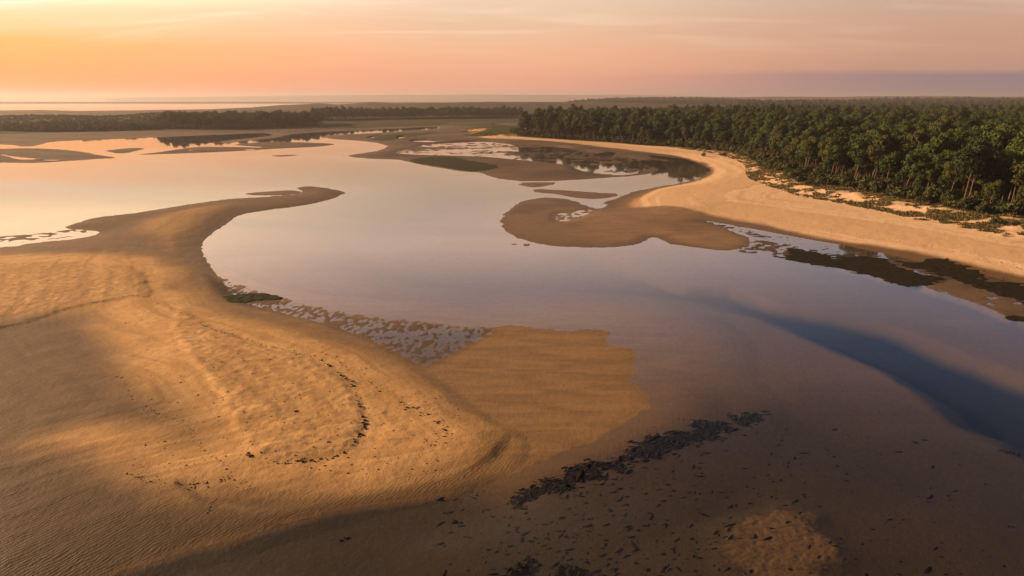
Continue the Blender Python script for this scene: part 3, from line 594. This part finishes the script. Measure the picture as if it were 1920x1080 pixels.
def fill(poly, spacing, seed, grow=0.0):
    """jittered places inside an outline; the spacing widens with distance"""
    r = np.random.default_rng(seed); lo, hi = poly.min(0), poly.max(0); out = []
    y = lo[1]
    while y < hi[1]:
        s = spacing * (1 + grow * max(0.0, y - 150) / 1000); xs = np.arange(max(lo[0], -1.05 * y), min(hi[0], 1.05 * y), s)
        if len(xs): out.append(np.stack([xs + r.uniform(-.45, .45, len(xs)) * s, y + r.uniform(-.45, .45, len(xs)) * s], 1))
        y += s
    p = np.concatenate(out); return p[inside_poly(p[:, 0], p[:, 1], poly)]

# ------------------------------------------------------------------ the pine forest
pp = fill(forest_xy, 4.5, 5, 0.6)
fz = ground_z(pp[:, 0], pp[:, 1]); ok = (fz > 0.5) & (pp[:, 1] > 60); pp = pp[ok]; fz = fz[ok]
edge_d = poly_sdf(pp[:, 0], pp[:, 1], forest_xy, 60); ok = (edge_d > 3.0) & (rng.random(len(pp)) > 0.10); pp, fz, edge_d = pp[ok], fz[ok], edge_d[ok]
tx = np.abs(pp[:, 0] / pp[:, 1]); view = tx < 0.735
dcam = np.hypot(pp[:, 0], pp[:, 1]); order = np.argsort(np.where(view, dcam, 1e9))
near_i = order[:300]; rest = np.setdiff1d(np.arange(len(pp)), near_i)
psc = np.clip(1.0 + 0.12 * fbm(pp[:, 0], pp[:, 1], 40, 2, 19) * 1.5 + 0.22 * rng.normal(size=len(pp)), 0.5, 1.5)
def ordinal(n):
    w_ = ['', 'first', 'second', 'third', 'fourth', 'fifth', 'sixth', 'seventh', 'eighth', 'ninth', 'tenth', 'eleventh', 'twelfth', 'thirteenth', 'fourteenth', 'fifteenth', 'sixteenth', 'seventeenth', 'eighteenth', 'nineteenth', 'twentieth']
    if n <= 20: return w_[n]
    return {2: 'twenty-', 3: 'thirty-', 4: 'forty-', 5: 'fifty-'}[n // 10] + w_[n % 10] if n % 10 else {3: 'thirtieth', 4: 'fortieth', 5: 'fiftieth'}[n // 10]
front = [i for i in near_i if edge_d[i] < 7.0]
front.sort(key=lambda i: -(pp[i, 0] / pp[i, 1])); rank = {i: k + 1 for k, i in enumerate(front)}
for i in near_i:
    k = int(rng.integers(0, len(pines))); s = float(psc[i])
    e = bpy.data.objects.new('pine_tree', None); scn.collection.objects.link(e); e.empty_display_size = 0.5
    e.location = (pp[i, 0], pp[i, 1], fz[i]); lean = 0.14 if edge_d[i] < 9 else 0.03
    e.rotation_euler = (rng.normal(0, 0.04), lean * 0.9 + rng.normal(0, 0.04), 0); e.scale = (s, s, s)
    for nm, mm in (('trunk', pines[k][0]), ('crown', pines[k][1])):
        c = bpy.data.objects.new(nm, mm); scn.collection.objects.link(c); c.parent = e; c.rotation_euler = (0, 0, 0)
    e['category'] = 'tree'; e['group'] = 'pines of the near forest'
    if i in rank and rank[i] < 58: e['label'] = 'maritime pine with bare leaning trunk on the front forest edge, %s counted from the right' % ordinal(rank[i])
    else: e['label'] = 'maritime pine with dark green crown packed into the canopy behind the forest edge'
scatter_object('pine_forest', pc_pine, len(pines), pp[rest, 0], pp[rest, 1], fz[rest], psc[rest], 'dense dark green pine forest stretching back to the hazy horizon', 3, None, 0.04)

# shrubs along the forest edge
fl = P(smooth_poly(FOREST_LINE, 8, False), 3.0); seg = np.hypot(*np.diff(fl, axis=0).T); cum = np.concatenate([[0], np.cumsum(seg)])
sh = []
s_ = 0.0
while s_ < cum[-1]:
    k = np.searchsorted(cum, s_, 'right') - 1; k = min(k, len(fl) - 2); f = (s_ - cum[k]) / max(seg[k], 1e-6); p0 = fl[k] * (1 - f) + fl[k + 1] * f
    tdir = (fl[k + 1] - fl[k]) / max(seg[k], 1e-6); nrm = np.array([-tdir[1], tdir[0]])
    for off in (rng.uniform(-0.5, 2.0), rng.uniform(2.0, 4.5), rng.uniform(4.5, 8.0)):
        if rng.random() < 0.86: sh.append((*(p0 + nrm * off + rng.normal(0, .7, 2)), rng.uniform(0.85, 1.5) if off > 0.6 else rng.uniform(0.4, 1.1)))
    s_ += rng.uniform(2.2, 3.8) * (1 + s_ * 0)
for (sx_, sy_) in [(1497, 341), (1515, 349), (1482, 322), (1460, 318), (1302, 277), (1320, 287), (1357, 287), (1905, 427), (1870, 420), (1738, 380), (1450, 305), (1385, 288)]:
    q_ = P([(sx_, sy_)], 2.8)[0]; sh.append((q_[0], q_[1], rng.uniform(0.6, 0.95)))
sh = np.array(sh); sz_ = ground_z(sh[:, 0], sh[:, 1]); ok = (np.abs(sh[:, 0] / sh[:, 1]) < 0.74) & (sz_ > 0.6); sh = sh[ok]; sz_ = sz_[ok]
so_ = np.argsort(np.hypot(sh[:, 0], sh[:, 1])); sh = sh[so_]; sz_ = sz_[so_]
NS = min(len(sh), 200)
rk = sorted(range(NS), key=lambda i: -(sh[i, 0] / sh[i, 1])); srank = {i: k + 1 for k, i in enumerate(rk)}
for i in range(NS):
    k = int(rng.integers(0, len(shrubs))); e = bpy.data.objects.new('shrub', None); scn.collection.objects.link(e); e.empty_display_size = 0.3
    s = sh[i, 2]; e.location = (sh[i, 0], sh[i, 1], sz_[i]); e.rotation_euler = (0, 0, rng.uniform(0, 6.28)); e.scale = (s, s, s * rng.uniform(0.85, 1.25))
    for nm, mm in (('stem', shrubs[k][0]), ('foliage', shrubs[k][1])):
        c = bpy.data.objects.new(nm, mm); scn.collection.objects.link(c); c.parent = e
    e['category'] = 'shrub'; e['group'] = 'shrubs between dune and forest'
    if srank[i] < 40: e['label'] = 'rounded green shrub at the foot of the pines, %s counted from the right' % ordinal(srank[i])
    else: e['label'] = 'small rounded shrub in the far scrub belt between dune and pines'
if len(sh) > NS: scatter_object('scrub_belt', pc_shrub, len(shrubs), sh[NS:, 0], sh[NS:, 1], sz_[NS:], sh[NS:, 2], 'belt of small shrubs under the far pines', 9)

# ------------------------------------------------------------------ distant woods and scrub
def wood(name, px, zb, spacing, label, scale=1.0, seed=1, coll=None, nvar=None, szf=1.0, spread=0.25):
    poly = P(smooth_poly(px, 2), zb); p = fill(poly, spacing, seed); p = p[fbm(p[:, 0], p[:, 1], 14 * spacing ** 0.5, 3, seed + 5) > -0.42]; zz_ = ground_z(p[:, 0], p[:, 1])
    r = np.random.default_rng(seed); sc_ = scale * np.clip(1 + spread * r.normal(size=len(p)), .5, 1.5)
    return scatter_object(name, coll or pc_pine, nvar or len(pines), p[:, 0], p[:, 1], zz_, sc_, label, seed, sc_ * szf)
wood('pine_wood', [(300, 241), (400, 241.5), (500, 239), (590, 235.5), (600, 231), (500, 230), (390, 232), (310, 236)], 1.5, 4.2, 'dark pine wood behind the mudflat across the lagoon', 0.85, 21, szf=1.0)
wood('pine_wood', [(590, 226), (640, 224), (760, 221.5), (880, 219.5), (960, 220), (975, 217), (900, 216), (760, 218), (640, 220), (590, 222)], 3, 5.0, 'long dark tree line in front of the hazy dunes', 0.9, 22, szf=1.0)
wood('scrub', [(-60, 247), (10, 246), (70, 247), (150, 246.5), (300, 242), (330, 236), (250, 234), (130, 237), (60, 238), (20, 241)], 1.2, 3.4, 'low brown scrub along the shore of the lagoon', 1.45, 23, pc_shrub, len(shrubs), 1.1, 0.3)
wood('scrub', [(-200, 238), (0, 232), (200, 229), (420, 228), (600, 227), (600, 221), (300, 220), (0, 222), (-200, 226)], 3, 8.0, 'scattered bushes on the misty heath before the dunes', 0.95, 24, pc_shrub, len(shrubs), 0.7, 0.35)
wood('hill_wood', [(1060, 197), (1100, 197.5), (1330, 198), (1420, 197), (1400, 194), (1250, 193.5), (1120, 194), (1080, 195)], 6, 9.0, 'blue grey wooded rise fading in haze behind the forest', 1.3, 25)
wood('hill_wood', [(1380, 200.5), (1560, 200), (1920, 199), (2150, 199), (2150, 196), (1900, 195), (1640, 195.5), (1450, 197)], 8, 9.0, 'hazy wooded ridge at the edge of the sky on the right', 1.3, 26)

# ------------------------------------------------------------------ marram grass on the dune
def tufts(name, pts, size, label, mat, blades=7, seed=1, zoff=0.0):
    r = np.random.default_rng(seed); n = len(pts); b = blades
    zz_ = ground_z(pts[:, 0], pts[:, 1]) + zoff
    base = np.repeat(np.stack([pts[:, 0], pts[:, 1], zz_], 1), b, 0); s = np.repeat(size, b)[:, None]
    a = r.random(n * b) * 6.28; d = np.stack([np.cos(a), np.sin(a), np.zeros(n * b)], 1); pr = np.stack([-d[:, 1], d[:, 0], d[:, 2]], 1)
    b0 = base + d * s * 0.25 * r.random((n * b, 1)); tip = base + d * s * (0.45 + 0.6 * r.random((n * b, 1))); tip[:, 2] += (s[:, 0]) * (0.35 + 0.5 * r.random(n * b))
    w_ = s * 0.20; V = np.stack([b0 - pr * w_, b0 + pr * w_, tip], 1).reshape(-1, 3); V[0::3, 2] -= 0.05; V[1::3, 2] -= 0.05
    T = np.repeat(np.clip(np.repeat(r.random(n), b) + r.normal(0, .15, n * b), 0, 1), 3)
    m = cloud_mesh(name, V, np.arange(len(V)).reshape(-1, 3), T, mat); o = bpy.data.objects.new(name, m); scn.collection.objects.link(o); o['kind'] = 'stuff'; o['label'] = label; return o
dune_xy = np.concatenate([P(smooth_poly(DUNE[:21], 3, False), 1.3), P(FOREST_LINE[::-1], 3.0) + 0.0])
gp = fill(dune_xy, 0.5, 31, 3.0)
gm = 0.6 * fbm(gp[:, 0], gp[:, 1], 6.0, 3, 93) + 0.75 * fbm(gp[:, 0], gp[:, 1], 1.9, 2, 94); gs = poly_sdf(gp[:, 0], gp[:, 1], dune_xy, 20); gp = gp[gm > -0.10 + 0.22 * sstep(4, 8, gs)]
gp = gp[np.abs(gp[:, 0] / gp[:, 1]) < 0.85]
tufts('marram_grass', gp, 0.45 + 0.5 * rng.random(len(gp)), 'tufts of olive marram grass covering the low dune ridge', m_grass, 7, 32)

# ------------------------------------------------------------------ algae mats, marsh islet
m_algae, t = material('green algae mat')
geo = t.new('ShaderNodeNewGeometry'); an = t.noise(geo.outputs['Position'], 1.5, 4, 0.6)
principled(t, t.mix(an, (0.012, 0.014, 0.005, 1), (0.040, 0.042, 0.014, 1)), 0.95, an, 0.8, 0.08, 0.08)
m_dalgae, t = material('dark algae mat')
geo = t.new('ShaderNodeNewGeometry'); an = t.noise(geo.outputs['Position'], 1.5, 4, 0.6)
principled(t, t.mix(an, (0.007, 0.005, 0.003, 1), (0.026, 0.019, 0.008, 1)), 0.95, an, 0.8, 0.08, 0.08)
def mat_patch(name, px, thick, label, mat, step=0.5, e=1.0, seed=1, ragged=0.9):
    poly = P(smooth_poly(px, 3)); lo, hi = poly.min(0) - 2, poly.max(0) + 2
    asp = 1.0 if hi[1] < 200 else 2.5
    xs = np.arange(lo[0], hi[0], step); ys = np.arange(lo[1], hi[1], step * asp); gx, gy = np.meshgrid(xs, ys)
    gx = gx + step * .3 * fbm(gx, gy, step, 1, seed); 
    s = poly_sdf(gx, gy, poly, 30) + 1.3 * ragged * fbm(gx * 0.6, gy * 1.2, 4 * step, 3, seed) + 0.8 * ragged * fbm(gx * 0.7, gy, 14 * step, 2, seed + 3) - 0.15 * ragged
    top = np.maximum(ground_z(gx, gy), -0.02) + thick * (0.45 + 0.55 * fbm(gx, gy, 3 * step, 3, seed + 7)) * sstep(0, 2.0 * step, s) - 0.05 * sstep(0.0, -step, s) + 0.015
    keep = (s > -step * 0.6); idm = -np.ones(gx.shape, int); idm[keep] = np.arange(keep.sum())
    qs = np.stack([idm[:-1, :-1], idm[:-1, 1:], idm[1:, 1:], idm[1:, :-1]], 2).reshape(-1, 4); qs = qs[(qs >= 0).all(1)]
    m = cloud_mesh(name, np.stack([gx[keep], gy[keep], top[keep]], 1), qs, np.zeros(keep.sum()), mat); m.polygons.foreach_set('use_smooth', np.ones(len(qs), bool))
    o = bpy.data.objects.new(name, m); scn.collection.objects.link(o); o['kind'] = 'stuff'; o['label'] = label; return o
mat_patch('algae_mat', ALGAE_ISLE, 0.30, 'dark green marsh islet with a small pool at the edge of the mudflat', m_algae, 0.9, seed=3, ragged=1.6)
mat_patch('algae_mat', [(415, 558), (440, 552), (475, 549), (505, 551), (528, 557), (520, 562), (480, 564), (472, 567), (440, 568), (425, 564)], 0.16, 'small dark green weed mat on the rippled shore of the sandbank', m_algae, 0.22, seed=5, ragged=0.35)
mat_patch('algae_mat', [(1447, 481), (1475, 478), (1480, 467), (1510, 470), (1535, 473), (1563, 483), (1600, 480), (1640, 481), (1667, 487), (1680, 497), (1730, 512), (1774, 523), (1760, 530), (1727, 537), (1687, 533), (1640, 520), (1563, 502), (1520, 496), (1480, 488)], 0.10, 'broad blackish algae mat at the water edge below the beach', m_dalgae, 0.25, seed=7, ragged=1.1)
mat_patch('algae_mat', [(1675, 488), (1715, 491), (1760, 489), (1800, 500), (1840, 512), (1853, 530), (1897, 527), (1930, 537), (1960, 575), (1920, 570), (1880, 557), (1843, 543), (1813, 535), (1780, 522), (1735, 508), (1690, 497)], 0.10, 'dark brown algae mat stretching along the beach foot', m_dalgae, 0.25, seed=9, ragged=1.5)
mat_patch('algae_mat', [(1110, 290), (1125, 287.5), (1150, 288), (1155, 291), (1135, 293.5), (1115, 293)], 0.15, 'dark weed patch in the middle of the flooded mud', m_dalgae, 0.9, seed=12, ragged=1.2)
mat_patch('algae_mat', [(1215, 293), (1250, 295), (1285, 299), (1305, 306), (1290, 308), (1260, 302), (1225, 298)], 0.12, 'dark algae strip beside the pool at the beach bend', m_dalgae, 0.8, seed=13, ragged=1.0)
mat_patch('algae_mat', [(1880, 596), (1900, 592), (1930, 596), (1960, 606), (1920, 604), (1895, 602)], 0.08, 'thin dark weed patch on the shore at the right frame edge', m_dalgae, 0.2, seed=14, ragged=0.5)

# ------------------------------------------------------------------ seaweed on the sand and on the seabed
m_weed, t = material('dried seaweed'); oi = t.new('ShaderNodeObjectInfo')
principled(t, t.mix(t.attr('tint'), (0.004, 0.003, 0.002, 1), (0.036, 0.022, 0.011, 1)), 0.9, spec=0.08)
ico_v = None
def blob(r, sx, sy, sz, rot):
    n1, n2 = 6, 2; V = [(0, 0, sz)]
    for j in range(1, n2 + 1):
        ph = math.pi * 0.5 * j / n2
        for k in range(n1):
            th = 2 * math.pi * k / n1 + 0.4 * j; q_ = 0.6 + 0.8 * r.random()
            V.append((math.sin(ph) * math.cos(th) * sx * q_, math.sin(ph) * math.sin(th) * sy * q_, math.cos(ph) * sz * (0.7 + 0.6 * r.random()) - (0.03 if j == n2 else 0)))
    Fc = [(0, 1 + k, 1 + (k + 1) % n1) for k in range(n1)]
    for k in range(n1):
        a, b = 1 + k, 1 + (k + 1) % n1; Fc += [(a, a + n1, b + n1), (a, b + n1, b)]
    V = np.array(V); c, s = math.cos(rot), math.sin(rot); V[:, :2] = V[:, :2] @ np.array([[c, s], [-s, c]]); return V, np.array(Fc)
def blobs_object(name, pts, size, label, seed, elong=(1.0, 2.4), flat=0.35, rot0=None, rspread=0.5, zoff=0.0, tint=(0, 1)):
    r = np.random.default_rng(seed); VV = []; FF = []; TT = []; off = 0; zz_ = ground_z(pts[:, 0], pts[:, 1])
    for k in range(len(pts)):
        e = r.uniform(*elong); rt = r.uniform(0, 6.28) if rot0 is None else rot0 + r.normal(0, rspread)
        v, f = blob(r, size[k] * e, size[k], size[k] * flat, rt); VV.append(v + np.array([pts[k, 0], pts[k, 1], zz_[k] + zoff])); FF.append(f + off); off += len(v); TT.append(np.full(len(v), r.uniform(*tint)))
    m = cloud_mesh(name, np.concatenate(VV), np.concatenate(FF), np.concatenate(TT), m_weed); o = bpy.data.objects.new(name, m); scn.collection.objects.link(o); o['kind'] = 'stuff'; o['label'] = label; return o
WRACK = [  # polyline, spread px, pieces per px, size
    ([(270, 523), (283, 545), (280, 560), (300, 566), (330, 580), (355, 590)], 4, 0.7, .10), ([(355, 590), (390, 615), (440, 628), (480, 640), (520, 650), (560, 660), (600, 672), (640, 700), (665, 715)], 5, 0.75, .12),
    ([(570, 645), (600, 655), (630, 668), (660, 690), (690, 710), (710, 725)], 5, 0.6, .12), ([(612, 676), (640, 700), (660, 718), (672, 740), (676, 758), (680, 775), (684, 795), (676, 815), (650, 840), (620, 853), (570, 860), (520, 862), (465, 850)], 6, 0.55, .17),
    ([(735, 750), (760, 758), (780, 760), (800, 775), (822, 785), (835, 800), (830, 815), (790, 835)], 9, 0.7, .13), ([(215, 700), (235, 715), (245, 740), (275, 760), (300, 775), (340, 790), (365, 815), (385, 845), (415, 865), (430, 890)], 5, 0.55, .09),
    ([(240, 885), (280, 895), (330, 902), (380, 898), (430, 890), (470, 900)], 9, 0.8, .09), ([(430, 890), (445, 862), (470, 840), (475, 825)], 7, 0.6, .09), ([(390, 950), (395, 930), (410, 918)], 3, 0.8, .08),
    ([(0, 612), (60, 600), (120, 578), (190, 565), (240, 555), (283, 552)], 3, 0.5, .08), ([(120, 570), (160, 545), (200, 530), (230, 520)], 8, 0.4, .09), ([(340, 395), (345, 420), (352, 440), (340, 460)], 8, 0.4, .12),
    ([(1285, 355), (1310, 375), (1335, 390), (1400, 400), (1480, 415), (1560, 430), (1640, 445), (1720, 455), (1800, 470), (1880, 490), (1950, 510)], 4, 0.7, .13), ([(1450, 405), (1530, 420), (1620, 432), (1700, 440)], 8, 0.25, .12),
    ([(1350, 345), (1375, 350), (1390, 345)], 8, 0.5, .2), ([(1780, 480), (1830, 500), (1900, 515)], 8, 0.4, .2)]
wp = []; ws = []
for line, spr, den, sz0 in WRACK:
    ln = smooth_poly(line, 6, False); L = np.hypot(*np.diff(ln, axis=0).T).sum(); n = int(L * den * 0.75); tpar = np.sort(rng.random(n)) * (len(ln) - 1)
    k = tpar.astype(int); f = (tpar - k)[:, None]; q_ = ln[k] * (1 - f) + ln[np.minimum(k + 1, len(ln) - 1)] * f + rng.normal(0, 1, (n, 2)) * np.array([spr, spr * 0.5]) * (0.3 + 0.7 * rng.random((n, 1)))
    wp.append(P(q_, 0.9 if line[0][0] < 1200 else 1.1)); ws.append(sz0 * 0.55 * np.exp(np.clip(rng.normal(-0.3, 0.55, n), -1.2, 0.65)))
n = 900; q_ = np.stack([rng.uniform(230, 860, n), rng.uniform(560, 880, n)], 1); q_ = q_[inside_poly(q_[:, 0], q_[:, 1], np.array(DRY1, float))]; wp.append(P(q_, 0.9)); ws.append(0.06 * np.exp(rng.normal(-0.3, 0.4, len(q_))))
wp = np.concatenate(wp); ws = np.concatenate(ws)
blobs_object('seaweed_wrack', wp, ws, 'dark crumbs of dried seaweed strewn along the tide lines on the sand', 61, (0.8, 1.9), 0.5)
# weed growing under water
cl_ = smooth_poly([(960, 938), (1040, 905), (1120, 872), (1200, 842), (1280, 815), (1360, 793), (1440, 765)], 12, False)
tt_ = rng.beta(1.6, 1.7, 6500) * (len(cl_) - 1); k_ = np.minimum(tt_.astype(int), len(cl_) - 2); f_ = (tt_ - k_)[:, None]
ctr = cl_[k_] * (1 - f_) + cl_[k_ + 1] * f_; sprd = 5 + 13 * np.sin(np.pi * tt_ / (len(cl_) - 1))
q_ = ctr + rng.normal(0, 1, (len(tt_), 2)) * np.stack([sprd * 0.6, sprd], 1) + np.array([0, 6]); bp = P(q_)
bm = fbm(bp[:, 0] * 0.7 + bp[:, 1] * 0.4, bp[:, 1], 1.3, 3, 72) - np.abs(q_[:, 1] - ctr[:, 1] - 6) / 40 + 0.3 * rng.random(len(bp)); bp = bp[bm > -0.16]
q_ = np.stack([rng.uniform(820, 1900, 1500), rng.uniform(800, 1075, 1500)], 1); wgt = np.exp(-((q_[:, 0] - 1120) / 330) ** 2) + 0.16; q_ = q_[rng.random(len(q_)) < wgt * 0.8]
sp_ = P(q_); zsp = ground_z(sp_[:, 0], sp_[:, 1]); sp_ = sp_[zsp < -0.03]
allp = np.concatenate([bp, sp_]); alls = np.concatenate([0.075 * np.exp(rng.normal(0, 0.45, len(bp))), 0.075 * np.exp(np.clip(rng.normal(0, 0.5, len(sp_)), -1, 0.7))])
blobs_object('seaweed_bed', allp, alls, 'dark bed of seaweed and loose pieces under the shallow water', 73, (1.2, 4.5), 0.30, R(28), 0.55, 0.0, (0, 0.2))

# larger clumps one can pick out
def seaweed_clump(px, size, elong, rot, label, seed):
    r = np.random.default_rng(seed); c = P([px], -0.2)[0]; VV = []; FF = []; off = 0
    for k in range(9):
        a = r.random() * 6.28; q_ = r.random() ** 0.5; dx = math.cos(a) * size * elong * q_ * 0.8; dy = math.sin(a) * size * q_ * 0.7
        x = dx * math.cos(rot) - dy * math.sin(rot); y = dx * math.sin(rot) + dy * math.cos(rot)
        v, f = blob(r, size * 0.55 * elong ** 0.5, size * 0.45, size * 0.38, r.random() * 6.28); VV.append(v + np.array([x, y, 0])); FF.append(f + off); off += len(v)
    m = cloud_mesh('seaweed_clump', np.concatenate(VV), np.concatenate(FF), np.full(off, 0.1), m_weed); o = bpy.data.objects.new('seaweed_clump', m); scn.collection.objects.link(o)
    o.location = (c[0], c[1], float(ground_z(c[0:1], c[1:2])[0])); o['label'] = label; o['category'] = 'seaweed'; o['group'] = 'larger seaweed clumps in the shallows'
seaweed_clump((975, 1068), 0.62, 1.7, 0.3, 'large blackish seaweed clump cut by the bottom edge, left of its twin', 1)
seaweed_clump((1070, 1071), 0.62, 1.9, -0.1, 'large blackish seaweed clump cut by the bottom edge, right of its twin', 2)
seaweed_clump((993, 1052), 0.30, 1.8, 0.0, 'small dark clump just above the large clump at the bottom edge', 3)
seaweed_clump((850, 981), 0.24, 1.2, 0.4, 'angular dark clump lying alone in the shallows below the sandbank', 4)
seaweed_clump((646, 1010), 0.20, 2.4, 0.8, 'long club-shaped dark weed in the shallows near the bank foot', 5)
seaweed_clump((1052, 973), 0.20, 1.5, 0.3, 'dark lozenge-shaped clump below the seaweed bed', 6)
seaweed_clump((1895, 848), 0.42, 2.4, -0.4, 'dark elongated weed patch beside the deep channel at the right edge', 7)
seaweed_clump((1717, 829), 0.20, 1.5, -0.3, 'single dark clump on the pale shallows near the blue channel', 8)

# ------------------------------------------------------------------ haze
hz = box_mesh('haze', (-14500, -150, -31), (14500, 13200, 90))
m_haze, t = material('evening haze')
pv = t.new('ShaderNodeVolumePrincipled'); pv.inputs['Color'].default_value = (0.58, 0.54, 0.58, 1); pv.inputs['Density'].default_value = 0.00012; pv.inputs['Anisotropy'].default_value = 0.35
t.link(pv.outputs[0], t.out.inputs[1]); hz.materials.append(m_haze)
ho = bpy.data.objects.new('haze', hz); scn.collection.objects.link(ho); ho['kind'] = 'stuff'; ho['label'] = 'thin warm evening haze over the whole estuary'
print('trees', len(pp), 'shrubs', len(sh), 'grass', len(gp), 'wrack', len(wp), 'bed', len(allp), 'verts', NR * NC, NR)
